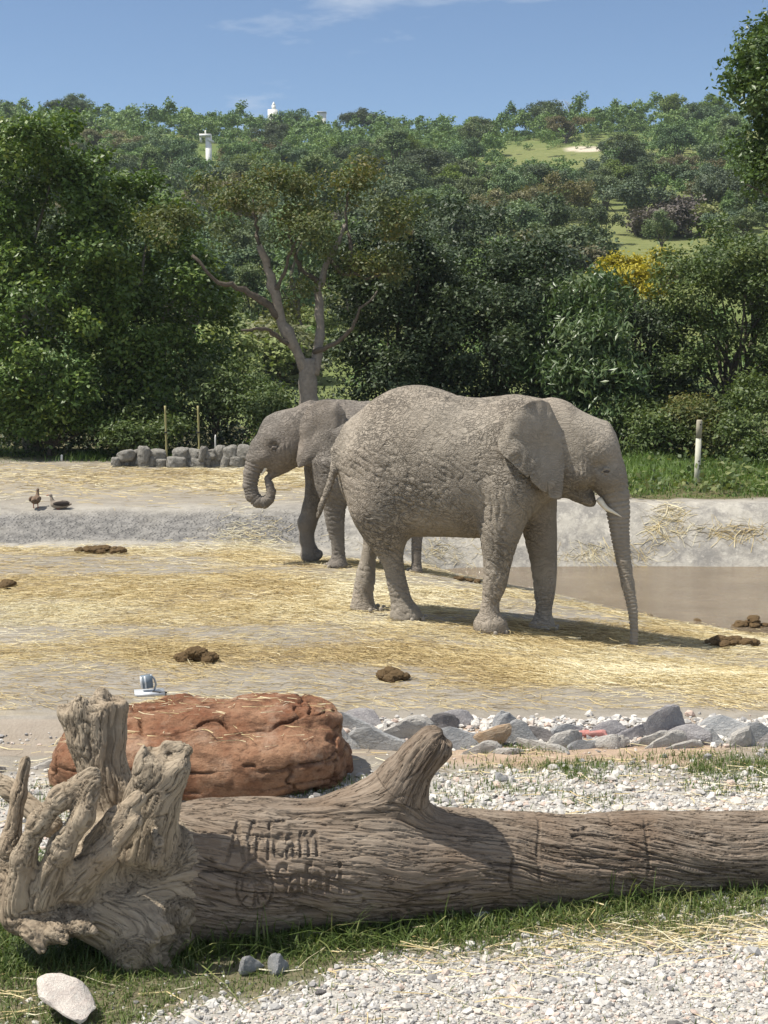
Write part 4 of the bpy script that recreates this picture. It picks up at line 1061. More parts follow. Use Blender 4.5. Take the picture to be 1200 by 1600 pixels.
E2 = dict(origin=(P(560, 895, 19.8)[0], 19.8, 0.0), lo=(-2.1, 18.7, -0.3), hi=(1.2, 20.9, 2.65), heady=19.78,
  torso=[(470, 638, 715, .2, 19.8), (488, 629, 728, .30, 19.8), (510, 625, 750, .40, 19.8), (535, 624.5, 780, .48, 19.8), (560, 626, 798, .53, 19.8), (590, 626, 808, .56, 19.8), (630, 625, 812, .56, 19.8), (665, 630, 808, .5, 19.8), (690, 642, 790, .4, 19.8), (708, 665, 765, .25, 19.8), (716, 690, 735, .1, 19.8)],
  head=[(398, 690, 725, .07, 19.78), (404, 671, 730, .13, 19.78), (412, 655, 735, .19, 19.78), (424, 646.5, 738, .24, 19.78), (444, 640, 736, .27, 19.78), (464, 636, 728, .28, 19.78), (486, 631, 720, .25, 19.8)],
  bumps=[((428, 685, 19.78), (.17, .27, .16)), ((414, 712, 19.78), (.14, .22, .13)), ((445, 700, 19.78), (.16, .28, .17))],
  jaw=[(458, 712, 18, 19.78), (444, 727, 10, 19.78), (431, 738, 6.5, 19.77), (422, 745, 4.5, 19.77)],
  trunk=[(410, 700, 20, 19.78), (401, 717, 17, 19.77), (393.5, 739, 13.8, 19.76), (390.5, 759, 12, 19.75), (394, 774, 11.4, 19.74), (403, 783.5, 10.6, 19.73), (413, 785.5, 9.6, 19.72), (421.5, 779, 8.8, 19.71), (424, 768, 7.8, 19.71), (421, 757, 6.9, 19.71), (417, 748, 5.2, 19.72)],
  tail=None,
  legs=[([(720, 486, 556), (757, 496, 547), (785, 501, 543), (805, 505, 541), (835, 511.5, 540), (860, 517, 541), (872, 515, 542), (882, 508, 545), (891, 507, 547)], 19.48, 0.14, (528, 19.48)),
        ([(780, 628, 700), (810, 636, 676), (835, 640, 664), (860, 641, 661), (885, 640, 661), (893, 638, 663), (902, 637, 665)], 19.45, 0.14, (650, 19.45)),
        ([(790, 596, 640), (830, 596, 622), (870, 593, 613), (890, 591, 612), (900, 589, 613)], 20.15, 0.12, (601, 20.15))],
  chains=[([(498, 735, 24, 20.1), (494, 765, 16, 20.12), (488, 795, 15.5, 20.12), (480, 817, 14.5, 20.1), (479, 843, 11, 20.1), (484, 860, 11.5, 20.1), (486, 868, 13.5, 20.1)], 0.1), ([(478, 868, 9, 20.1), (498, 866, 7.5, 20.1)], 0.06),
          ([(535, 690, 45, 19.6), (525, 750, 28, 19.48)], 0.2)],
  cuts=[((429, 697, 19.5), (.05, .03, .03)), ((424, 731, 19.55), (.05, .06, .035))],
  folds=[(450, 700, 1, .1, .12, .25, .05, .008), (395, 740, .2, 1, .15, .3, .05, .006), (525, 790, .3, 1, .2, .3, .06, .008)],
  eye=(429, 697), tusk=([(417, 730, .10), (412, 737, .115), (408, 743, .12)], (.026, .012)),
  nails=[(527, 19.48, 528, .165, -1), (651, 19.45, 650, .13, -1)],
  ears=[([(482, 634), (495, 627), (510, 625), (528, 628), (540, 645), (541, 662), (535, 686), (522, 702), (500, 717), (480, 727), (466, 731), (463, 719), (466, 698), (465, 676), (470, 657), (477, 643)], (492, 675),
         lambda a, b: 19.50 - 0.20 * smooth(466, 530, a) - 0.05 * smooth(680, 730, b))])
elephant('elephant', 'smaller elephant behind, curling its trunk to its mouth and lifting a foreleg', 'skin2', E2)
# ------------------------------------------------------------------ the fallen log with its roots
LOGC = [(190, 1300, 1440, 6.88), (235, 1262, 1468, 6.93), (300, 1250, 1478, 7.0), (480, 1247, 1456, 7.12), (600, 1253, 1448, 7.2), (700, 1260, 1440, 7.3), (900, 1270, 1420, 7.45), (1050, 1268, 1405, 7.58), (1200, 1265, 1393, 7.71), (1450, 1258, 1372, 7.98)]
LX = np.array([P(a, (b + c) / 2, Y)[0] for a, b, c, Y in LOGC]); LY = np.array([q[3] for q in LOGC])
LZ = np.array([P(a, (b + c) / 2, Y)[2] for a, b, c, Y in LOGC]); LR = np.array([(c - b) / 2 / ppm(Y) for a, b, c, Y in LOGC])
def f_log(p):
    x = p[..., 0]; cy, cz, r = csp(LX, LY, x), csp(LX, LZ, x), csp(LX, LR, x)
    d = np.hypot((p[..., 1] - cy) * 0.97, p[..., 2] - cz) - r
    return smax(d, np.maximum(LX[0] - x, x - LX[-1]), 0.06)
STUB = [(P(585, 1275, 7.2), .17), (P(628, 1222, 7.16), .125), (P(655, 1186, 7.12), .098), (P(679, 1164, 7.09), .088), (P(690, 1155, 7.08), .078)]
sd_ = np.array(STUB[-1][0]) - np.array(STUB[-2][0]); sd_ /= np.linalg.norm(sd_)
def f_stub(p):
    f = chain(p, STUB, 0.05)
    cut = (p - np.array(STUB[-1][0])) @ sd_ - 0.012 - 0.05 * (noise(p, 14, 3) - 0.5)
    return smax(f, cut, 0.02)
def f_trunk(p): return smin(f_log(p), f_stub(p), 0.20)
log = thing('fallen_log', 'huge weathered grey log with bare twisted roots lying on the grass', 'log', (P(600, 1440, 7.2)[0], 7.2, 0.0))
V, F, N = sdf_mesh(f_trunk, (LX[0] - .06, 6.3, -0.06), (LX[-1] + .05, 8.35, 1.12), 0.018, 2)
# grooves follow the grain: along the log with a slow twist, and up the branch stub
x = V[:, 0]; cy, cz, r = csp(LX, LY, x), csp(LX, LZ, x), csp(LX, LR, x)
s0 = x - LX[2]
th = np.arctan2(V[:, 2] - cz, -(V[:, 1] - cy)) + 0.55 * s0 + 0.10 * np.sin(s0 * 3.1) + 0.5 * (fbm(V, 1.6, 2, 5) - 0.5)
rr = 0.30
G1 = np.stack([s0 * 0.11, rr * np.cos(th), rr * np.sin(th)], 1)
b0 = np.array(STUB[1][0]); ax = np.array(STUB[3][0]) - np.array(STUB[0][0]); ax /= np.linalg.norm(ax)
rel = V - b0; al = rel @ ax
u = np.cross(ax, (0, 1, 0)); u /= np.linalg.norm(u); w_ = np.cross(ax, u)
ths = np.arctan2(rel @ w_, rel @ u) + 1.1 * al
G2 = np.stack([al * 0.13 + 5, 0.17 * np.cos(ths), 0.17 * np.sin(ths)], 1)
wS = smooth(0.10, -0.06, f_stub(V) - np.maximum(f_log(V), -0.02)) * smooth(-0.12, 0.08, al)
def grooves(G):
    G = G + 0.012 * (np.stack([noise(G, 22, k) for k in (1, 2, 3)], 1) - 0.5)
    a = 1 - np.abs(fbm(G, 30, 2, 7) - 0.5) * 2
    b = 1 - np.abs(fbm(G, 62, 2, 17) - 0.5) * 2
    return -(smooth(0.86, 0.985, a) * smooth(.35, .6, noise(G, 9, 44)) * 1.0 + 0.45 * smooth(0.86, 0.98, b)), fbm(G, 14, 3, 27) - 0.5
g1, l1 = grooves(G1); g2, l2 = grooves(G2)
gh = g1 * (1 - wS) + g2 * wS; lm = l1 * (1 - wS) + l2 * wS
# a few cracks across the grain
xc = [P(q, 1340, 7.35)[0] for q in (795, 838, 955, 1010)]
for k, q in enumerate(xc):
    wob = 0.03 * (noise(np.stack([V[:, 2] * 1, V[:, 2] * 0, V[:, 2] * 0 + k], 1), 9, 70 + k) - 0.5)
    cr_ = smooth(0.014, 0.002, np.abs(x - q - wob)) * smooth(0.08, 0.2, V[:, 2]) * smooth(.3, .5, noise(V, 11, 80 + k)) * (1 - wS)
    gh = gh - cr_ * (1.0 if k < 1 else 0.6)
# carved words and emblem on the front of the log
def raster(text, size, n=(560, 160), bold=0.012, shear=0.0):
    cu = bpy.data.curves.new('carve', 'FONT'); cu.body = text; cu.size = size; cu.offset = bold; cu.shear = shear
    ob = bpy.data.objects.new('carve', cu); C.objects.link(ob); dg = bpy.context.evaluated_depsgraph_get(); dg.update()
    me = bpy.data.meshes.new_from_object(ob.evaluated_get(dg)); me.calc_loop_triangles()
    vv = np.empty(len(me.vertices) * 3, np.float32); me.vertices.foreach_get('co', vv); vv = vv.reshape(-1, 3)[:, :2]
    tt = np.empty(len(me.loop_triangles) * 3, np.int32); me.loop_triangles.foreach_get('vertices', tt); tt = tt.reshape(-1, 3)
    bpy.data.objects.remove(ob); bpy.data.curves.remove(cu); bpy.data.meshes.remove(me)
    lo, hi = vv.min(0), vv.max(0); vv = (vv - lo) / (hi - lo) * (np.array(n) - 20) + 10
    im = np.zeros(n)
    for a, b, c in vv[tt]:
        x0, y0 = np.floor(np.minimum(np.minimum(a, b), c)).astype(int); x1, y1 = np.ceil(np.maximum(np.maximum(a, b), c)).astype(int) + 1
        X, Y = np.meshgrid(np.arange(x0, x1), np.arange(y0, y1), indexing='ij')
        d = (b[0]-a[0])*(c[1]-a[1]) - (c[0]-a[0])*(b[1]-a[1])
        if abs(d) < 1e-9: continue
        l1_ = ((b[0]-X)*(c[1]-Y) - (c[0]-X)*(b[1]-Y)) / d; l2_ = ((c[0]-X)*(a[1]-Y) - (a[0]-X)*(c[1]-Y)) / d
        im[x0:x1, y0:y1] = np.maximum(im[x0:x1, y0:y1], ((l1_ >= -.01) & (l2_ >= -.01) & (l1_ + l2_ <= 1.01)))
    return im
def blur(im, k):
    for _ in range(k):
        im = (im + np.roll(im, 1, 0) + np.roll(im, -1, 0) + np.roll(im, 1, 1) + np.roll(im, -1, 1)) / 5
    return im
def sample(im, u, v):
    n0, n1 = im.shape; i = np.clip(u * (n0 - 1), 0, n0 - 1.001); j = np.clip(v * (n1 - 1), 0, n1 - 1.001)
    a, b = i.astype(int), j.astype(int); fa, fb = i - a, j - b
    r_ = im[a, b] * (1 - fa) * (1 - fb) + im[a + 1, b] * fa * (1 - fb) + im[a, b + 1] * (1 - fa) * fb + im[a + 1, b + 1] * fa * fb
    return r_ * (u > 0) * (u < 1) * (v > 0) * (v < 1)
front = (N[:, 1] < -0.1)
carve = np.zeros(len(V))
for txt, (x0, x1, y0, y1) in (('Africam', (352, 500, 1286, 1343)), ('Safari', (430, 536, 1342, 1399))):
    YF = 6.82
    A, B = P(x0, y1, YF), P(x1, y0, YF)
    im = blur(raster(txt, 1.0), 5)
    uu = (V[:, 0] - A[0]) / (B[0] - A[0]); vv = (V[:, 2] - A[2]) / (B[2] - A[2]) + 0.05 * (uu - .5)
    carve = np.maximum(carve, sample(im, uu, vv) * front)
ec = P(401, 1375, 6.82); eu = (V[:, 0] - ec[0]) / (28 / 337); ev = (V[:, 2] - ec[2]) / (41 / 337)
ed = np.hypot(eu, ev)
emb = smooth(0.10, 0.03, np.abs(ed - 1))
for (a, b, c, d, wd) in ((-.05, -.75, .05, -.1, .12), (.05, -.1, .5, .25, .10), (.05, -.1, -.2, .55, .14), (-.2, .55, -.6, .45, .1), (-.2, .6, .5, .65, .1), (.5, .65, .75, .3, .08), (-.65, .3, -.75, -.1, .08), (-.45, -.35, -.7, -.55, .06), (.35, -.3, .6, -.5, .07), (.2, -.7, .1, -.25, .07), (-.4, .1, -.1, .2, .07), (.3, .0, .7, -.05, .07)):
    L2 = (c - a) ** 2 + (d - b) ** 2; tt = np.clip(((eu - a) * (c - a) + (ev - b) * (d - b)) / L2, 0, 1)
    emb = np.maximum(emb, smooth(wd, wd * .45, np.hypot(eu - a - tt * (c - a), ev - b - tt * (d - b))))
carve = np.maximum(carve, emb * front)
worn = 0.6 + 0.8 * noise(V, 20, 33)
# the rugged left end and knot folds
lump = 0.018 * (fbm(V, 5, 3, 91) - 0.5) + 0.022 * lm
endr = smooth(0.03, -0.02, (STUB[-1][0] - V) @ sd_) * smooth(.25, .18, np.linalg.norm(V - STUB[-1][0], axis=1)) * 0.02 * (noise(V, 40, 6) - 0.5)
D = (0.014 * gh) * (1 - 0.6 * carve) + lump + endr - 0.015 * carve * np.clip(worn, .4, 1.2)
V2 = V + N * D[:, None]
Gr = np.where((wS > 0.5)[:, None], G2, G1)
isS = (wS > 0.5)
fs = isS[F].sum(1) >= 2
def submesh(name, sel, mat, parent, Vv, Fv, at):
    fv = Fv[sel]; ids, inv = np.unique(fv, return_inverse=True)
    return mk(name, Vv[ids], inv.reshape(fv.shape), mat, parent, attrs={k: q[ids] for k, q in at.items()})
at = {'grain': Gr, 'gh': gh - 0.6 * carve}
submesh('trunk', ~fs, M['log'], log, V2, F, at)['label'] = 'log trunk carved with the words Africam Safari and an oval emblem'
submesh('branch_stub', fs, M['log'], log, V2, F, at)

# roots: every prong blends into the stump; faces are then split prong by prong
RT = {
 'stump': [[(95, 1400, 62, 6.72), (170, 1370, 88, 6.76), (255, 1362, 100, 6.9)], [(20, 1385, 48, 6.62), (80, 1430, 46, 6.6)]],
 'burl': [[(165, 1430, 52, 6.60), (235, 1462, 62, 6.62)], [(215, 1485, 44, 6.55), (272, 1440, 44, 6.68)]],
 'r1': [[(175, 1260, 52, 6.95), (158, 1195, 38, 6.98), (150, 1150, 46, 7.0), (146, 1112, 56, 7.02)]],
 'r2': [[(225, 1320, 56, 6.7), (238, 1255, 44, 6.64), (252, 1200, 44, 6.62), (262, 1180, 42, 6.62)]],
 'r3': [[(24, 1425, 24, 6.58), (16, 1320, 16, 6.58), (30, 1240, 12, 6.6), (39, 1190, 10.5, 6.62)]],
 'r4': [[(28, 1430, 30, 6.48), (36, 1340, 19, 6.42), (58, 1286, 17, 6.4), (95, 1246, 17, 6.4), (143, 1210, 13, 6.43)]],
 'r5': [[(66, 1405, 28, 6.47), (97, 1325, 20, 6.4), (130, 1278, 17, 6.38), (146, 1228, 12, 6.4)]],
 'r6': [[(118, 1378, 34, 6.5), (165, 1332, 20, 6.42), (212, 1284, 12, 6.4)]],
 'r7': [[(145, 1318, 18, 6.5), (182, 1280, 17, 6.43), (215, 1248, 14, 6.43)]],
 'r8': [[(38, 1436, 26, 6.48), (50, 1456, 16, 6.4), (65, 1484, 9.5, 6.36)]],
 'r9': [[(76, 1436, 24, 6.48), (84, 1455, 15, 6.4), (101, 1470, 9, 6.36)]],
 'r10': [[(96, 1438, 24, 6.5), (128, 1449, 13, 6.4), (150, 1456, 8, 6.38)]],
 'r11': [[(-40, 1196, 17, 7.15), (20, 1236, 17, 7.05), (80, 1290, 20, 6.95)]],
 'r12': [[(242, 1296, 8, 6.5), (248, 1316, 7, 6.46), (243, 1340, 7, 6.45), (240, 1356, 5, 6.44)]],
}
RK = list(RT); RCH = {k: [PR(c) for c in RT[k]] for k in RK}
def root_all(p):
    D_ = {}
    for k in RK:
        f = None
        for c in RCH[k]:
            g = chain(p, c, 0.04); f = g if f is None else smin(f, g, 0.06)
        if k == 'r1':
            top = P(146, 1098, 7.0)[2]; f = smax(f, p[..., 2] - top - 0.16 * (noise(p * np.array([1, 1, .1]), 13, 4) - 0.5), 0.012)
            f = np.maximum(f, (np.abs(p[..., 1] - 7.0) - 0.14))
        if k == 'r2':
            nrm = np.array([0.35, -0.1, 0.93]); q = P(255, 1172, 6.62)
            f = smax(f, (p - q) @ nrm - 0.14 * (noise(p, 15, 9) - 0.5), 0.012)
            f = smax(f, (np.abs(p[..., 1] - 6.66) - 0.14), 0.05)
        if k == 'burl':
            q = P(285, 1440, 6.6); nrm = np.array([0.85, -0.45, -0.15]); f = smax(f, (p - q) @ nrm - 0.12 * (noise(p, 16, 19) - 0.5), 0.012)
        D_[k] = f
    return D_
def f_root(p):
    D_ = root_all(p); f = D_['stump']
    for k in RK[1:]: f = smin(f, D_[k], 0.06 if k in ('burl', 'r1', 'r2') else 0.035)
    hol = smin(ellip(p, P(205, 1385, 6.46), (.14, .16, .09)), ellip(p, P(222, 1420, 6.44), (.05, .08, .04)), 0.03)
    f = smax(f, -hol, 0.04)
    f = f + 0.02 * (fbm(p, 5.5, 2, 71) - 0.5)
    return f
V, F, N = sdf_mesh(f_root, (-2.05, 6.05, -0.06), (-0.78, 7.45, 1.3), 0.0135, 1)
Ds = root_all(V); arr = np.stack([Ds[k] for k in RK], 1); own = arr.argmin(1)
# grain direction: blend of the nearest prong axes
axd = np.zeros((len(V), 3)); org_ = np.zeros((len(V), 3)); best = np.full(len(V), 9.0)
for k in RK:
    for c in RCH[k]:
        for (a, ra), (b, rb) in zip(c[:-1], c[1:]):
            g = rcone(V, a, b, ra, rb); d = (np.array(b) - a); d /= np.linalg.norm(d)
            if d[2] < 0: d = -d
            wgt = np.exp(-np.clip(g, -0.05, 1) / 0.02)[:, None]
            axd += wgt * d
axd = unit(axd)
rel = V - np.array([P(150, 1370, 6.65)])
al = (rel * axd).sum(1)
G = rel - 0.86 * al[:, None] * axd
a = 1 - np.abs(fbm(G + 0.02 * (noise(V, 9, 2)[:, None] - .5), 26, 2, 7) - 0.5) * 2
b = 1 - np.abs(fbm(G, 58, 2, 13) - 0.5) * 2
gh = -(smooth(0.86, 0.98, a) + 0.5 * smooth(0.84, 0.98, b))
rag = smooth(0.0, 0.05, V[:, 0] - P(225, 1450, 6.5)[0]) * smooth(P(250, 1400, 6.6)[2], P(250, 1440, 6.6)[2], V[:, 2])
D = 0.008 * gh + 0.012 * (fbm(G, 9, 3, 41) - 0.5) + 0.05 * rag * (fbm(V, 22, 3, 51) - 0.5)
V2 = V + N * D[:, None]
at = {'grain': G, 'gh': gh}
for i, k in enumerate(RK):
    fo = own[F]; sel = (fo[:, 0] == i)
    if sel.sum() < 20: continue
    submesh('root_stump' if k in ('stump', 'burl') else 'root', sel, M['root'], log, V2, F, at)

# ------------------------------------------------------------------ orange boulder
BO = np.array([P(315, 1180, 9.72)[0], 9.72, 0.0])
def f_boulder(p):
    q = p - BO - np.array([0, 0, 0.12]) 
    w = q + 0.18 * (np.stack([fbm(p, 1.7, 2, s) for s in (3, 4, 5)], -1) - 0.5)
    hx = 0.98; hy = 0.60; hz = 0.275 + 0.03 * w[..., 1]
    e = 3.2
    f = ((np.abs(w[..., 0] / hx) ** e + np.abs(w[..., 1] / hy) ** e + np.abs(w[..., 2] / hz) ** e) ** (1 / e) - 1) * 0.36
    # a raised slab on top, towards the back and left
    s = w - np.array([0.05, 0.16, 0.25])
    g = ((np.abs(s[..., 0] / 0.88) ** 3 + np.abs(s[..., 1] / 0.42) ** 3 + np.abs(s[..., 2] / 0.11) ** 3) ** (1 / 3) - 1) * 0.11
    return smin(f, g, 0.03)
V, F, N = sdf_mesh(f_boulder, BO + (-1.25, -0.95, -0.1), BO + (1.25, 0.95, 0.7), 0.024, 1)
rd = np.abs(fbm(V * np.array([1, 1, 2.4]), 2.6, 3, 61) - 0.5)
lay = np.abs(((V[:, 2] + 0.10 * (fbm(V, 2.0, 2, 64) - .5)) / 0.13) % 1 - .5)
D = -0.035 * smooth(0.028, 0.0, rd) - 0.02 * smooth(.10, .0, lay) * smooth(.45, .55, noise(V, 2.2, 66)) * (N[:, 2] < .6) + 0.05 * (fbm(V, 4, 4, 62) - 0.5) + 0.022 * (fbm(V, 14, 4, 63) - 0.5)
BV, BN = V + N * D[:, None], N
bo = mk('boulder', BV, F, M['boulder'], origin=BO)
setp(bo, 'large flat-topped orange boulder lying behind the log', 'boulder')

# ------------------------------------------------------------------ stones
def stone_mesh(seed, mat, h=0.09, rough=0.22, size=(1, .8, .7)):
    """angular stone of unit size cut by planes"""
    rng = np.random.default_rng(seed); sz = np.array(size) * 0.5
    pl = [(unit(rng.normal(0, 1, 3)), rng.uniform(0.34, 0.8)) for _ in range(9)]
    def f(p):
        q = p / sz; r = np.linalg.norm(q, axis=-1) - 1.0
        for n_, d_ in pl: r = np.maximum(r, q @ n_ - d_)
        return r * sz.min() + rough * 0.10 * (fbm(p, 3.2, 2, seed) - 0.5)
    V, F, N = sdf_mesh(f, -np.array(size) * 0.62, np.array(size) * 0.62, h, 0)
    V = V + N * (0.06 * (fbm(V, 4, 3, seed + 5) - 0.5))[:, None]
    return mesh('stone', V, F, mat, False)
rng = np.random.default_rng(12)
border = thing('rock_border', 'low border of mixed grey, mauve and ochre rocks edging the enclosure', 'rock border', P(860, 1180, 10.6) * (1, 1, 0))
mats = [('r_grey', 4), ('r_pale', 4), ('r_mauve', 3), ('r_dark', 2), ('r_ochre', 1)]
SM = {}
for m_, c_ in mats:
    for k in range(2): SM[m_, k] = stone_mesh(300 + len(SM), M[m_], 0.075)
def put_stone(px, py, Y, w, h, key, parent, name='stone', dpt=None):
    c = P(px, py, Y)
    s = addobj(name, SM[key], (0, 0, 0), rng.uniform(-.6, .6), parent=parent)
    o = ORG[parent.name] if parent else np.zeros(3)
    s.location = [float(v) for v in c - o]; s.scale = (w / ppm(Y) * 2.5, (dpt or 0.8 * w / ppm(Y)), h / ppm(Y) * 2.9)
    s.rotation_euler = (rng.uniform(-.25, .25), rng.uniform(-.3, .3), rng.uniform(-.5, .5))
    return s
LAY = [(545, 1140, 50, 40, 'r_grey'), (575, 1135, 46, 34, 'r_mauve'), (610, 1150, 60, 36, 'r_pale'), (535, 1165, 40, 40, 'r_grey'), (590, 1165, 60, 40, 'r_grey'), (640, 1140, 36, 28, 'r_grey'), (700, 1140, 46, 40, 'r_dark'), (722, 1135, 44, 32, 'r_mauve'),
       (715, 1165, 60, 40, 'r_grey'), (760, 1158, 56, 38, 'r_ochre'), (735, 1178, 44, 24, 'r_pale'), (795, 1140, 60, 36, 'r_grey'), (815, 1155, 36, 36, 'r_grey'), (845, 1148, 46, 30, 'r_dark'), (838, 1166, 54, 28, 'r_pale'), (880, 1160, 50, 30, 'r_pale'), (890, 1145, 46, 22, 'r_grey'),
       (960, 1145, 40, 26, 'r_mauve'), (985, 1148, 54, 26, 'r_mauve'), (950, 1162, 48, 22, 'r_pale'), (1010, 1158, 40, 24, 'r_pale'), (1046, 1142, 42, 52, 'r_mauve'), (1030, 1162, 44, 24, 'r_pale'), (1085, 1154, 54, 30, 'r_mauve'), (1060, 1166, 36, 18, 'r_pale'), (1110, 1158, 44, 28, 'r_grey'),
       (1140, 1148, 60, 40, 'r_grey'), (1160, 1156, 56, 36, 'r_pale'), (1190, 1158, 48, 38, 'r_grey'), (1225, 1160, 60, 40, 'r_dark'), (1270, 1158, 60, 36, 'r_pale'), (660, 1168, 48, 34, 'r_pale'), (910, 1166, 34, 18, 'r_grey'), (790, 1176, 40, 18, 'r_pale')]
for k, (a, b, w, h, m_) in enumerate(LAY):
    Y = 10.62 - (b - 1150) * 0.012
    put_stone(a, b + 4, Y, w, h, (m_, k % 2), border)
SM['r_red', 0] = stone_mesh(333, M['r_red'], 0.075)
put_stone(922, 1146, 10.68, 40, 16, ('r_red', 0), border)['label'] = 'red stone in the rock border'
for k, (a, b, w, h, m_) in enumerate([(50, 1215, 60, 30, 'r_pale'), (15, 1235, 50, 30, 'r_grey'), (80, 1225, 36, 22, 'r_dark'), (-25, 1220, 50, 30, 'r_pale')]):
    put_stone(a, b, 9.9 - k * .04, w, h, (m_, k % 2), border)
# single stones near the log
SM['r_white', 0] = stone_mesh(341, M['r_white'], 0.06, 0.3)
def lone(px, py, Y, w, h, key, label, ):
    c = P(px, py, Y); wm = w / ppm(Y); hm = h / ppm(Y)
    o = addobj('stone', SM[key], c); o.scale = (wm * 1.35, wm * 1.1, hm * 1.6)
    o.location.z = float(ground_z(c[0], Y)) + hm * 0.42
    return setp(o, label, 'stone')
o = lone(103, 1578, 5.98, 100, 66, ('r_white', 0), 'cream angular stone on the grass in front of the roots'); o.rotation_euler = (0.1, 0.35, -0.35)
o = lone(392, 1498, 6.46, 36, 34, ('r_grey', 0), 'rounded grey stone in the shade under the log'); o.rotation_euler = (0, 0, .4)
o = lone(436, 1496, 6.48, 46, 34, ('r_grey', 1), 'wide pale-topped stone beside the grey one under the log'); o.rotation_euler = (0, .2, 1.0)
o = lone(782, 1228, 9.6, 32, 14, ('r_grey', 1), 'flat blue-grey stone lying on the gravel behind the log'); o.rotation_euler = (0, 0, .2)
o = lone(500, 1540, 6.25, 16, 12, ('r_dark', 1), 'small dark stone at the edge of the gravel path')
# ------------------------------------------------------------------ straw, gravel, grass
def ribbons(p0, ang, L, W, lift, rng, bend=0.25, tint=None, seg=2):
    """thin bent strips lying on the ground"""
    n = len(p0); t = np.linspace(-.5, .5, seg + 1)
    d = np.stack([np.cos(ang), np.sin(ang), np.zeros(n)], 1); s = np.stack([-np.sin(ang), np.cos(ang), np.zeros(n)], 1)
    bd = rng.normal(0, bend, n); roll = rng.uniform(-.9, .9, n); pit = rng.normal(0, 0.10, n)
    V = []
    for q in t:
        c = p0 + d * (L * q)[:, None] + s * (bd * L * (q * q * 4 - .5) * .5)[:, None]
        gz_ = ground_z(c[:, 0], c[:, 1])
        c[:, 2] = gz_ + lift + pit * L * q + 0.004
        c[:, 2] = np.maximum(c[:, 2], gz_ + 0.003)
        w = s * (W * np.cos(roll))[:, None] * .5 + np.array([0, 0, 1]) * (W * np.sin(roll))[:, None] * .5
        V += [c - w, c + w]
    V = np.stack(V, 1).reshape(-1, 3); m = 2 * (seg + 1)
    b = np.arange(n)[:, None] * m
    F = np.concatenate([b + np.array([[2 * k, 2 * k + 2, 2 * k + 3, 2 * k + 1]]) for k in range(seg)])
    return V, F, np.repeat(tint if tint is not None else rng.random(n), m)
rng = np.random.default_rng(314)
def scatter(n, y0, y1, wf, margin=0.6):
    y = np.sqrt(rng.uniform(y0 ** 2, y1 ** 2, n)); x = rng.uniform(-1, 1, n) * (0.268 * y + margin)
    k = rng.random(n) < wf(x, y); return x[k], y[k]
def swirl(x, y): return (noise2(x, y, 0.7, 2, 77) - 0.5) * 2.4
parts = []
for n_, y0, y1, Lr, Wr, pw in ((160000, 11.2, 16.5, (.03, .22), .0038, 1.3), (100000, 16.5, 24, (.05, .26), .0052, 1.3), (70000, 23.2, 33.5, (.10, .34), .009, 1.2)):
    x, y = scatter(n_, y0, y1, lambda a, b: 0.10 * (b < 21) * (pond_d(a, b) < -.3) + straw_w(a, b) ** pw)
    n = len(x); p0 = np.stack([x, y, ground_z(x, y)], 1)
    hue = noise2(x, y, 0.45, 3, 55)
    tint = np.clip(0.62 + rng.normal(0, .2, n) + (hue - .5) * 1.5, 0, 1)
    parts.append(ribbons(p0, swirl(x, y) + rng.normal(0, .55, n), rng.uniform(*Lr, n), Wr * rng.uniform(.6, 1.4, n), rng.exponential(0.010, n) * (0.4 + straw_w(x, y)), rng, tint=tint))
# wisps in front of the log, on the boulder side and behind the log
def wfront(a, b):
    z = ground_z(a, b); px, py = proj(a, b, z)
    return np.clip(0.9 * blob(px, py, 1080, 1465, 230, 30) + .25 * blob(px, py, 700, 1500, 200, 25) + .03 + .12 * blob(px, py, 60, 1540, 120, 60), 0, 1)
x, y = scatter(9000, 5.75, 8.2, wfront, .3)
parts.append(ribbons(np.stack([x, y, ground_z(x, y)], 1), rng.normal(0, .6, len(x)), rng.uniform(.06, .24, len(x)), .004 * rng.uniform(.6, 1.5, len(x)), 0.006 + rng.exponential(.008, len(x)), rng, tint=np.clip(rng.normal(.75, .2, len(x)), 0, 1)))
x, y = scatter(3500, 8.6, 10.6, lambda a, b: 0.10 + 0.25 * noise2(a, b, 1.5, 2, 3), .3)
parts.append(ribbons(np.stack([x, y, ground_z(x, y)], 1), rng.normal(0, .7, len(x)), rng.uniform(.06, .22, len(x)), .005 * rng.uniform(.6, 1.5, len(x)), 0.006 + rng.exponential(.008, len(x)), rng, tint=np.clip(rng.normal(.7, .2, len(x)), 0, 1)))
kk = np.where((BN[:, 2] > .85) & (BV[:, 2] > .3))[0]; kk = rng.choice(kk, 150); n = len(kk)
pv, pf, pt_ = ribbons(BV[kk], rng.normal(0, .6, n), rng.uniform(.05, .2, n), .004 * rng.uniform(.6, 1.4, n), np.zeros(n), rng, tint=np.clip(rng.normal(.75, .15, n), 0, 1))
pv[:, 2] = np.repeat(BV[kk, 2] + .012, 6) + rng.normal(0, .002, len(pv)); parts.append((pv, pf, pt_))
V = np.concatenate([p[0] for p in parts]); T = np.concatenate([p[2] for p in parts]); F = []; k = 0
for p in parts: F.append(p[1] + k); k += len(p[0])
setp(mk('straw', V, np.concatenate(F), M['straw'], origin=(0, 16, 0), smooth_=False, attrs={'tint': T}), 'loose yellow straw strewn over the enclosure ground', 'straw', kind='stuff')

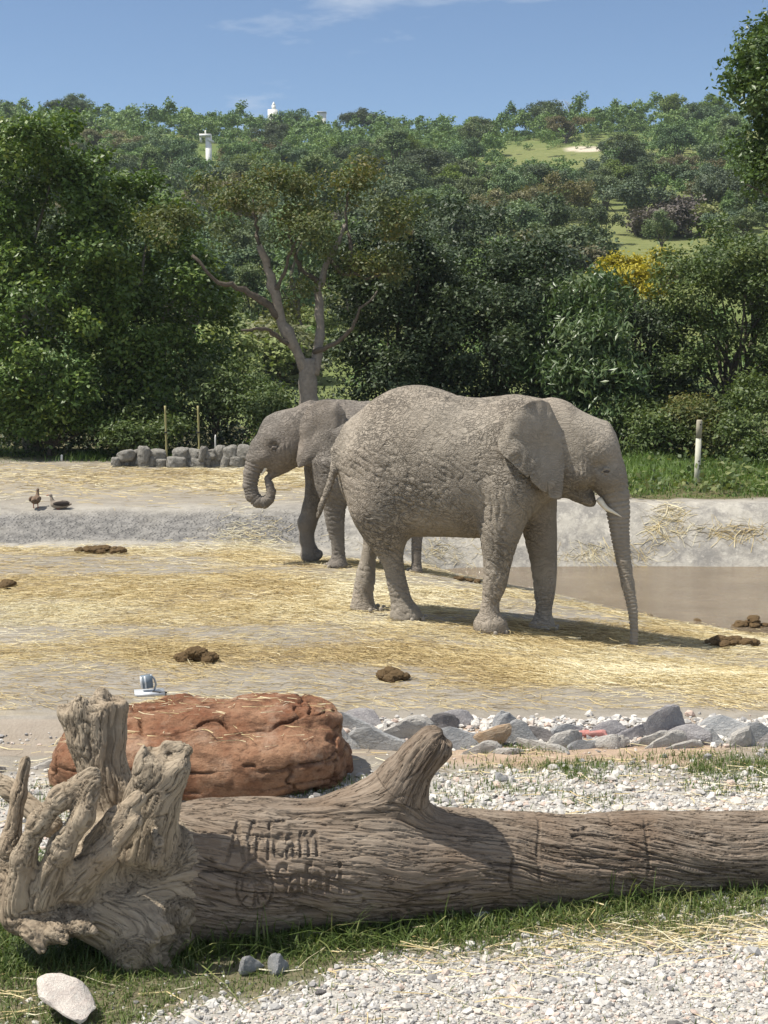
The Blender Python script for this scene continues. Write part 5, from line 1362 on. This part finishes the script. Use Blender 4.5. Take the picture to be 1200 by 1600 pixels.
def pebbles(x, y, size, rng, tint, emb=0.25):
    ph = (1 + 5 ** .5) / 2
    I = np.array([(-1, ph, 0), (1, ph, 0), (-1, -ph, 0), (1, -ph, 0), (0, -1, ph), (0, 1, ph), (0, -1, -ph), (0, 1, -ph), (ph, 0, -1), (ph, 0, 1), (-ph, 0, -1), (-ph, 0, 1)]) / 1.902
    T = np.array([(0, 11, 5), (0, 5, 1), (0, 1, 7), (0, 7, 10), (0, 10, 11), (1, 5, 9), (5, 11, 4), (11, 10, 2), (10, 7, 6), (7, 1, 8), (3, 9, 4), (3, 4, 2), (3, 2, 6), (3, 6, 8), (3, 8, 9), (4, 9, 5), (2, 4, 11), (6, 2, 10), (8, 6, 7), (9, 8, 1)])
    n = len(x); q = I[None] * rng.uniform(0.72, 1.15, (n, 12, 1))
    q = q * np.stack([rng.uniform(.7, 1.3, n), rng.uniform(.7, 1.2, n), rng.uniform(.4, .85, n)], 1)[:, None]
    tl = rng.normal(0, .35, n); c, s = np.cos(tl)[:, None], np.sin(tl)[:, None]
    q = np.stack([q[..., 0] * c + q[..., 2] * s, q[..., 1], -q[..., 0] * s + q[..., 2] * c], -1)
    a = rng.uniform(0, 6.28, n); c, s = np.cos(a)[:, None], np.sin(a)[:, None]
    q = np.stack([q[..., 0] * c - q[..., 1] * s, q[..., 0] * s + q[..., 1] * c, q[..., 2]], -1) * size[:, None, None]
    q = q + np.stack([x, y, ground_z(x, y) + size * emb], 1)[:, None]
    return q.reshape(-1, 3), (T[None] + (np.arange(n) * 12)[:, None, None]).reshape(-1, 3), np.repeat(tint, 12)
def gravel_w(a, b):
    Z = zones(a, b); return np.clip(Z['gravel'] + 0.035 * (b < 10.4), 0, 1)
x, y = scatter(62000, 5.7, 8.6, gravel_w, .25)
z = ground_z(x, y); px, py = proj(x, y, z)
x1, y1 = scatter(17000, 8.3, 10.7, lambda a, b: np.clip(gravel_w(a, b) * (0.35 + 0.65 * smooth(600, 700, proj(a, b, 0 * a)[0])) + .25 * smooth(.25, .1, np.abs(b - 10.7)), 0, 1), .3)
nr = 2600; x2 = rng.uniform(-.45, 3.2, nr); y2 = 10.72 + rng.normal(0, .10, nr)
X, Y_ = np.concatenate([x, x1, x2]), np.concatenate([y, y1, y2])
size = 0.0066 * np.exp(rng.normal(0, .5, len(X))); size[len(x):] *= 1.75; size[-nr:] *= 1.5
sel = rng.random(len(X)) < .02; size[sel] *= 2.0
V, F, T = pebbles(X, Y_, np.clip(size, .003, .045), rng, np.clip(rng.beta(1.6, 1.3, len(X)), 0, 1))
setp(mk('gravel', V, F, M['gravel'], origin=(0, 7, 0), smooth_=False, attrs={'tint': T}), 'pale mixed gravel of the path and verge', 'gravel', kind='stuff')

def blades(x, y, H, W, rng, tint, lean=0.5, seg=3):
    n = len(x); a = rng.uniform(0, 6.28, n); d = np.stack([np.cos(a), np.sin(a), 0 * a], 1); s = np.stack([-np.sin(a), np.cos(a), 0 * a], 1)
    ln = np.abs(rng.normal(0, lean, n)) + .1; b0_ = np.stack([x, y, ground_z(x, y) - 0.005], 1); V = []
    for k in range(seg + 1):
        q = k / seg
        c = b0_ + d * (H * ln * q ** 1.8)[:, None] + np.array([0, 0, 1]) * (H * (q - 0.32 * ln * q ** 2.6))[:, None]
        w = s * (W * (1 - q ** 1.5 * .92))[:, None] * .5
        V += [c - w, c + w]
    m = 2 * (seg + 1); V = np.stack(V, 1).reshape(-1, 3); b = np.arange(n)[:, None] * m
    F = np.concatenate([b + np.array([[2 * k, 2 * k + 1, 2 * k + 3, 2 * k + 2]]) for k in range(seg)])
    return V, F, np.repeat(tint, m)
def logd(x, y):                           # distance in front of the log axis
    return np.interp(x, LX, LY) - y
# front grass
def wg(a, b):
    z = ground_z(a, b); px, py = proj(a, b, z)
    Z = zones(a, b)['grassy']; lo = logd(a, b)
    patch = smooth(.35, .6, noise2(a, b, 2.6, 3, 41) + .18 * smooth(.5, .25, lo) + .22 * smooth(420, 150, px))
    near = smooth(0.75, 0.30, lo) * (lo > -.4) * smooth(.36, .56, noise2(a, b, 3.4, 3, 46) + .08) * smooth(-.9, -.6, lo - 0)
    return np.clip(Z * (.25 + .75 * patch) * .8 + near * .55 * (0.5 + .5 * patch) * (1 - .45 * smooth(900, 1200, px)) + .02, 0, 1)
x, y = scatter(75000, 5.75, 8.3, wg, .3)
lo = logd(x, y); n = len(x); pxx = proj(x, y, 0 * x)[0]
tall = smooth(.62, .36, lo)
H = rng.uniform(.02, .06, n) * (1 + 1.5 * tall * rng.random(n)); 
V1 = blades(x, y, H, .0048 * rng.uniform(.7, 1.6, n) * (1 + .6 * tall), rng, np.clip(.45 + rng.normal(0, .25, n) - .08 * tall + .2 * (pxx > 800), 0, 1), .9)
# long broad blades close under the log
n = 1100; xl_ = rng.uniform(LX[0], LX[-1] - .2, n); yl_ = np.interp(xl_, LX, LY) - np.interp(xl_, LX, LR) * rng.uniform(.55, 1.25, n)
V1b = blades(xl_, yl_, rng.uniform(.08, .26, n) * smooth(.3, .62, noise2(xl_, yl_, 3, 2, 4)) + .01, .0095 * rng.uniform(.6, 1.4, n), rng, np.clip(rng.normal(.45, .22, n), 0, 1), 1.1, 3)
V1 = (np.concatenate([V1[0], V1b[0]]), np.concatenate([V1[1], V1b[1] + len(V1[0])]), np.concatenate([V1[2], V1b[2]]))
# verge behind the log
def wv(a, b):
    z = ground_z(a, b); px, py = proj(a, b, z)
    v = smooth(.42, .6, noise2(a, b * 1.6, 2.2, 3, 43))
    return np.clip(.75 * smooth(660, 760, px) * blob(py * 0, py, 0, 1203 - 0.012 * (px - 900), 1, 16) * (.3 + v) + .25 * v * (py > 1215) + .5 * blob(px, py, 800, 1170, 60, 8) + .3 * smooth(1080, 1200, px) * blob(py * 0, py, 0, 1195, 1, 22), 0, 1)
x, y = scatter(60000, 8.6, 10.5, wv, .3); n = len(x)
V2_ = blades(x, y, rng.uniform(.025, .075, n), .006 * rng.uniform(.7, 1.5, n), rng, np.clip(.45 + rng.normal(0, .2, n), 0, 1), .6, 2)
Va = np.concatenate([V1[0], V2_[0]])
setp(mk('grass', Va, np.concatenate([V1[1], V2_[1] + len(V1[0])]), M['grass'], origin=(0, 7, 0), smooth_=False, attrs={'tint': np.concatenate([V1[2], V2_[2]])}), 'short grass and weeds along the log and the gravel verge', 'grass', kind='stuff')
# tall grass beyond the bank
def wt_(a, b): return np.clip(zones(a, b)['grassy'] * (b > 23.5) * (b < 36) * .9, 0, 1)
x, y = scatter(90000, 23.4, 36, wt_, .6); n = len(x)
tf = np.clip((noise2(x, y, .9, 3, 47) - .3) * 2.2, .12, 1.2); ht = rng.uniform(.10, .42, n) * tf * np.where(x > 0, 0.45 + .75 * smooth(24.6, 26.5, y), .7)
V3 = blades(x, y, ht, .012 * rng.uniform(.7, 1.6, n), rng, np.clip(.45 + rng.normal(0, .22, n) + 1.1 * (noise2(x, y, 1.3, 2, 48) - .5), 0, 1), .7, 2)
setp(mk('meadow_grass', V3[0], V3[1], M['grassfar'], origin=(0, 28, .6), smooth_=False, attrs={'tint': V3[2]}), 'bright tall grass on the bank beyond the pond', 'grass', kind='stuff')
wx = rng.uniform(3.6, 8.6, 46); wy = rng.uniform(24.6, 31, 46); kk = np.repeat(np.arange(46), 26); n = len(kk); sp = rng.uniform(.10, .3, 46)
cen = np.stack([wx[kk] + rng.normal(0, 1, n) * sp[kk], wy[kk] + rng.normal(0, 1, n) * sp[kk], ground_z(wx, wy)[kk] + .08 + np.abs(rng.normal(0, .8, n)) * sp[kk]], 1)
Vw, Fw, Tw = leaves(cen, unit(rng.normal(0, 1, (n, 3)) + (0, -.3, .8)), rng.uniform(.06, .15, n), .7, rng, rng.random(n))
setp(mk('weeds', Vw, Fw, M['shrub'], origin=(6, 27, .6), smooth_=False, attrs={'tint': Tw}), 'broad-leaved weeds growing in the tall grass beyond the pond', 'weeds', kind='stuff')
# leafy undergrowth beneath the tree line
n = 60000; y = rng.uniform(33.6, 41, n); x = rng.uniform(-1, 1, n) * (.268 * y + 1)
cl = noise2(x, y, 1.1, 3, 51); k = cl > .46; x, y, cl = x[k], y[k], cl[k]; n = len(x)
h = rng.random(n) * (cl - .40) * 6.0
cen = np.stack([x, y, ground_z(x, y) * smooth(41, 36, y) + .6 * (1 - smooth(41, 36, y)) + h], 1)
Vu, Fu, Tu = leaves(cen, unit(rng.normal(0, 1, (n, 3))), rng.uniform(.07, .15, n), .5, rng, rng.random(n))
setp(mk('undergrowth', Vu, Fu, M['darkleaf'], origin=(0, 36, .6), smooth_=False, attrs={'tint': Tu}), 'dark leafy undergrowth beneath the tree line', 'undergrowth', kind='stuff')

# ------------------------------------------------------------------ dung
def lump_mesh(seed):
    r_ = np.random.default_rng(seed)
    def f(p): return ellip(p, (0, 0, 0), (.5, .46, .38)) + .22 * (fbm(p, 3.0, 3, seed) - .5)
    V, F, N = sdf_mesh(f, (-.7,) * 3, (.7,) * 3, .1, 1)
    return mesh('dung_lump', V + N * (.14 * (fbm(V, 8, 2, seed) - .5))[:, None], F, M['dung'])
LM = [lump_mesh(s) for s in range(4)]
def dung(px, py, wpx, cnt, label, sz=.13, seed=0, hp=.10):
    r_ = np.random.default_rng(seed); Y = 15.0
    for _ in range(6): Y = Y + (py - proj(*P(px, py, Y)[:2], ground_z(P(px, py, Y)[0], Y))[1]) * -Y * Y / 6325 * .8
    c = P(px, py, Y); c[2] = float(ground_z(c[0], Y))
    t = thing('dung_pile', label, 'dung'
              , c, 'dung piles on the straw')
    w = wpx / ppm(Y)
    for k in range(int(cnt * 2)):
        s = sz * .8 * r_.uniform(.55, 1.3); dx = (r_.random() - .5) * (w - s); dy_ = r_.normal(0, .06)
        gz_ = float(ground_z(c[0] + dx, c[1] + dy_)) - c[2]
        o = addobj('dung_lump', LM[k % 4], (dx, dy_, gz_ + s * .25 + hp * 1.3 * r_.random() * max(0, 1 - abs(2.4 * dx / w)) * max(0, 1 - abs(dy_) / .1)), r_.uniform(0, 6), (s * 1.15, s, s * .8), t)
dung(308, 1034, 72, 17, 'large crumbled brown dung pile on the straw behind the orange boulder', .15, 1)
dung(612, 1062, 62, 9, 'small low dung pile on bare ground below the elephant\'s hind feet', .13, 2, .05)
dung(1140, 1008, 92, 16, 'row of brown dung balls beyond the hanging trunk\'s tip', .15, 3, .05)
dung(1178, 984, 70, 16, 'heaped dark dung pile close to the pond edge', .15, 4, .14)
dung(158, 864, 84, 14, 'long flat dung trail at the foot of the rubble bank', .16, 5, .05)
dung(12, 918, 24, 4, 'single dark dung ball lying alone on the straw, far from any pile', .17, 6, .03)
dung(1090, 972, 10, 2, 'tiny dung ball on the muddy pond shore', .09, 7, .02)
dung(735, 908, 60, 7, 'scattered dark dung crumbs on the pond\'s concrete lip', .10, 8, .02)

# ------------------------------------------------------------------ ducks on the bank
def duck(name, label, px, py, Y, stand, face):
    x0 = P(px, py, Y)[0]; g0 = np.array([x0, Y, float(ground_z(x0, Y))])
    t = thing(name, label, 'duck', g0)
    h = .17 if stand else .09
    fx = np.array(face, float); fx /= np.linalg.norm(fx); sx = np.array([-fx[1], fx[0], 0])
    def L(a, b, c): return g0 + fx * a + sx * b + np.array([0, 0, c])
    def fb(p):
        q = np.stack([(p - g0) @ fx, (p - g0) @ sx, p[..., 2] - g0[2]], -1)
        b = ellip(q, (0, 0, h), (.17, .095, .085)); b = smin(b, rcone(q, (-.12, 0, h + .0), (-.24, 0, h + .01), .05, .018), .05)
        b = smin(b, chain(q, [((.11, 0, h + .02), .05), ((.15, 0, h + .11), .03), ((.16, 0, h + .18), .027)], .03), .05)
        return smin(b, ellip(q, (.175, 0, h + .20), (.042, .03, .032)), .02)
    V, F, N = sdf_mesh(fb, g0 + (-.35, -.35, -.02), g0 + (.35, .35, .48), .016, 1)
    mk('body', V, F, M['plume2' if not stand else 'plume'], t)
    for s in (-1, 1):
        def fw(p):
            q = np.stack([(p - g0) @ fx, (p - g0) @ sx, p[..., 2] - g0[2]], -1); return ellip(q, (-.045, s * .075, h + .025), (.17, .035, .058))
        V, F, N = sdf_mesh(fw, g0 + (-.35, -.35, -.02), g0 + (.35, .35, .4), .016, 1); mk('wing', V, F, M['duckwing' if not stand else 'plume'], t)
    V, F = tube([L(.205, 0, h + .20), L(.235, 0, h + .192), L(.262, 0, h + .185)], [.014, .012, .006], 8); mk('beak', V, F, M['beak'], t)
    t.scale = (.78, .78, .78)
    for s in (-1, 1):
        V, F = tube([L(-.01, s * .04, h - .05), L(.0, s * .045, h * .4), L(-.005, s * .045, .005), L(.05, s * .05, .004)], [.014, .01, .009, .012], 7); mk('leg', V, F, M['beak'], t)
duck('duck', 'brown duck standing on the bank crest with its back turned', 56, 796, 23.35, True, (.05, 1, 0))
duck('duck', 'dark-winged duck resting on the bank beside the standing one', 93, 797, 23.3, False, (-1, -.15, 0))

# ------------------------------------------------------------------ posts, wall, fittings
def on_ground(px, Y): x_ = P(px, 740, Y)[0]; return np.array([x_, Y, float(ground_z(x_, Y))])
b0 = on_ground(1089, 27.3); top = P(1093, 656, 27.3)
t = thing('wooden_post', 'pale round wooden post standing in the grass beyond the pond', 'post', b0)
zt = top[2]; zm = b0[2] + (zt - b0[2]) * .72; dxp = top[0] - b0[0]
def pl(z): return np.array([b0[0] + dxp * (z - b0[2]) / (zt - b0[2]), b0[1], z])
V, F = tube([pl(b0[2] - .1), pl(b0[2] + .3), pl(zm)], [.056, .055, .053], 14); mk('shaft', V, F, M['post'], t)
V, F = tube([pl(zm - .01), pl(zm + .2), pl(zt - .02), pl(zt)], [.056, .056, .055, .045], 14); tp = mk('post_top', V, F, M['posttop'], t)
for f_ in (.93, .35):
    q = pl(b0[2] + (zt - b0[2]) * f_); V, F = tube([q + (.01, -.035, 0), q + (.01, -.062, 0)], [.015, .015], 10); mk('bolt_hole', V, F, M['hole'], t)
for k, (px, ptop, Y, lab) in enumerate([(260, 634, 32.2, 'bamboo fence post behind the stone wall, nearer the glossy tree'), (311, 634, 32.3, 'bamboo fence post behind the stone wall, nearer the young elephant')]):
    b0 = on_ground(px, Y); zt = P(px, ptop, Y)[2]; t = thing('fence_post', lab, 'post', b0, 'bamboo posts behind the stone wall')
    zz = np.linspace(b0[2] - .05, zt, 13); rr_ = np.where(np.arange(13) % 3 == 0, .026, .021)
    V, F = tube(np.stack([np.full(13, b0[0]) + .01 * np.sin(zz * 2), np.full(13, Y), zz], 1), rr_, 10); mk('cane', V, F, M['bamboo'], t)
    q = zz[0] + (zt - zz[0]) * .55; V, F = box((b0[0], Y - .03, q), (.07, .03, .035)); mk('tie', V, F, M['hole'], t)
for k, (px, Y, w, h) in enumerate([(97, 32.6, .05, .14), (193, 31.6, .05, .16), (337, 33.0, .035, .55)]):
    b0 = on_ground(px, Y); V, F = tube([b0 - (0, 0, .03), b0 + (0, 0, h * .9), b0 + (0.005, 0, h)], [w * .5, w * .5, w * .3], 9)
    setp(mk('marker_peg', V, F, M['white'], origin=b0), ['short white peg at the grass edge below the glossy tree', 'white peg on the straw at the end of the stone wall', 'thin tall white stake behind the stone wall'][k], 'peg')
wall = thing('stone_wall', 'low grey dry stone wall behind the straw, below the bamboo posts', 'wall', on_ground(290, 31.0))
def block_mesh(seed):
    def f(p): 
        w = p + .16 * (np.stack([fbm(p, 2.2, 2, seed + q) for q in (1, 2, 3)], -1) - .5)
        return ((np.abs(w / .46) ** 5).sum(-1) ** .2 - 1) * .4
    V, F, N = sdf_mesh(f, (-.62,) * 3, (.62,) * 3, .09, 0)
    return mesh('stone', V + N * (.12 * (fbm(V, 5, 3, seed) - .5))[:, None], F, M['r_wall'], False)
SW = [block_mesh(400 + k * 9) for k in range(5)]
rng = np.random.default_rng(91)
for row in range(2):
    px = 176.0 + row * 10
    while px < 425:
        w = rng.uniform(8, 27); hs_ = 0.6 + .4 * smooth(175, 225, px); h = rng.uniform(13, 25) * hs_; Y = 31.0 + rng.normal(0, .07) + row * .03
        if row == 1 and rng.random() < .06: px += w; continue
        c = on_ground(px + w / 2, Y); s = addobj('stone', SW[int(rng.integers(5))], (0, 0, 0), parent=wall)
        s.location = [float(v) for v in c + (0, 0, (7 + row * rng.uniform(11, 16) * hs_) / ppm(Y)) - ORG[wall.name]]
        s.scale = (w / ppm(Y) * 1.22, .36, h / ppm(Y) * 1.2); s.rotation_euler = (rng.normal(0, .1), rng.normal(0, .13), rng.normal(0, .2))
        px += w * .96
# metal fitting behind the boulder
b0 = on_ground(228, 11.75); t = thing('floodlight', 'small grey metal floodlight on a pale plate behind the orange boulder', 'floodlight', b0)
V, F = box(b0 + (.0, 0, .012), (.24, .16, .03), .2); mk('base_plate', V, F, M['steel'], t)
V, F = box(b0 + (-.02, 0, .105), (.085, .07, .10), .35, -.08); h_ = mk('housing', V, F, M['bluegrey'], t)
V, F = box(b0 + (-.025, -.038, .105), (.012, .012, .10), .35, -.08); mk('fin', V, F, M['steel'], h_)
V, F = box(b0 + (-.06, -.03, .105), (.010, .05, .09), .35, -.08); mk('rim', V, F, M['steel'], h_)
V, F = tube([b0 + (.035, 0, .02), b0 + (.055, 0, .08), b0 + (.04, 0, .13), b0 + (.01, 0, .16)], [.008] * 4, 7); mk('bracket', V, F, M['metal'], t)
V, F = tube([b0 + (.03, -.04, .028), b0 + (.09, -.06, .03), b0 + (.16, -.03, .02)], [.007] * 3, 7); mk('cable', V, F, M['hole'], t)
# ------------------------------------------------------------------ white structures on the hill
def hillbase(px, py, Y): x_ = P(px, py, Y)[0]; return np.array([x_, Y, float(hill_z(x_, Y))])
Y = 215; k = 1 / ppm(Y); b0 = hillbase(321, 235, Y); b0[2] = min(b0[2], P(321, 238, Y)[2])
t = thing('lookout', 'small white open lookout frame among the hillside trees', 'lookout', b0)
zt = P(320, 212, Y)[2]; xl, xr = P(312, 212, Y)[0], P(330, 212, Y)[0]
V, F = box(((xl + xr) / 2, Y, zt), (xr - xl, 1.2, .35)); mk('roof_beam', V, F, M['white'], t)
V, F = box((xr - .1, Y, zt - .7), (1.0, 1.0, .35), 0, .5); mk('brace', V, F, M['white'], t)
V, F = box((P(326, 225, Y)[0], Y, (zt + b0[2]) / 2 - .4), (.8, .8, zt - b0[2] + .8)); mk('pillar', V, F, M['white'], t)
V, F = box((P(314, 216, Y)[0], Y, zt - .5), (.25, .6, .9)); mk('post', V, F, M['white'], t)
V, F = box((P(321, 208, Y)[0], Y, zt + .4), (.2, .2, .7)); mk('mast', V, F, M['white'], t)
Y = 324; b0 = hillbase(427, 180, Y); t = thing('church', 'small white domed church on the skyline', 'church', b0)
zb, z1, z2, z3 = b0[2] - .3, P(427, 172, Y)[2], P(427, 165, Y)[2], P(427, 159, Y)[2]
xc = b0[0]; V, F = box((xc - .1, Y, (zb + z1) / 2), (2.0, 2, z1 - zb)); mk('nave', V, F, M['white'], t)
V, F = box((xc + .1, Y, (z1 + z2) / 2), (.8, .8, z2 - z1)); tw = mk('tower', V, F, M['white'], t)
V, F = tube([(xc + .1, Y, z2 - .01), (xc + .1, Y, z2 + .25), (xc + .1, Y, z2 + .6), (xc + .1, Y, z3)], [.4, .34, .18, .04], 12); mk('dome', V, F, M['white'], tw)
b0 = hillbase(503, 182, Y); t = thing('house', 'low white house half hidden in the skyline trees', 'house', b0)
zt = P(503, 177, Y)[2]; V, F = box((b0[0], Y, (b0[2] - .3 + zt) / 2), (1.8, 2, zt - b0[2] + .3)); mk('wall', V, F, M['white'], t)
V, F = box((b0[0], Y, zt + .1), (2.0, 2.3, .15)); mk('roof', V, F, M['r_pale'], t)

# ------------------------------------------------------------------ haze
V, F = box((0, 800, 40), (1900, 1700, 84))
hm, ht_ = new_mat('haze'); ho = ht_.nodes.new('ShaderNodeOutputMaterial'); hv = ht_.nodes.new('ShaderNodeVolumePrincipled')
hv.inputs['Color'].default_value = (0.80, 0.88, 1.0, 1); hv.inputs['Density'].default_value = 0.0002; hv.inputs['Anisotropy'].default_value = 0.3
ht_.links.new(hv.outputs[0], ho.inputs['Volume'])
setp(mk('haze', V, F, hm, origin=(0, 800, -2), smooth_=False), 'thin pale summer haze in the air', 'haze', kind='stuff')
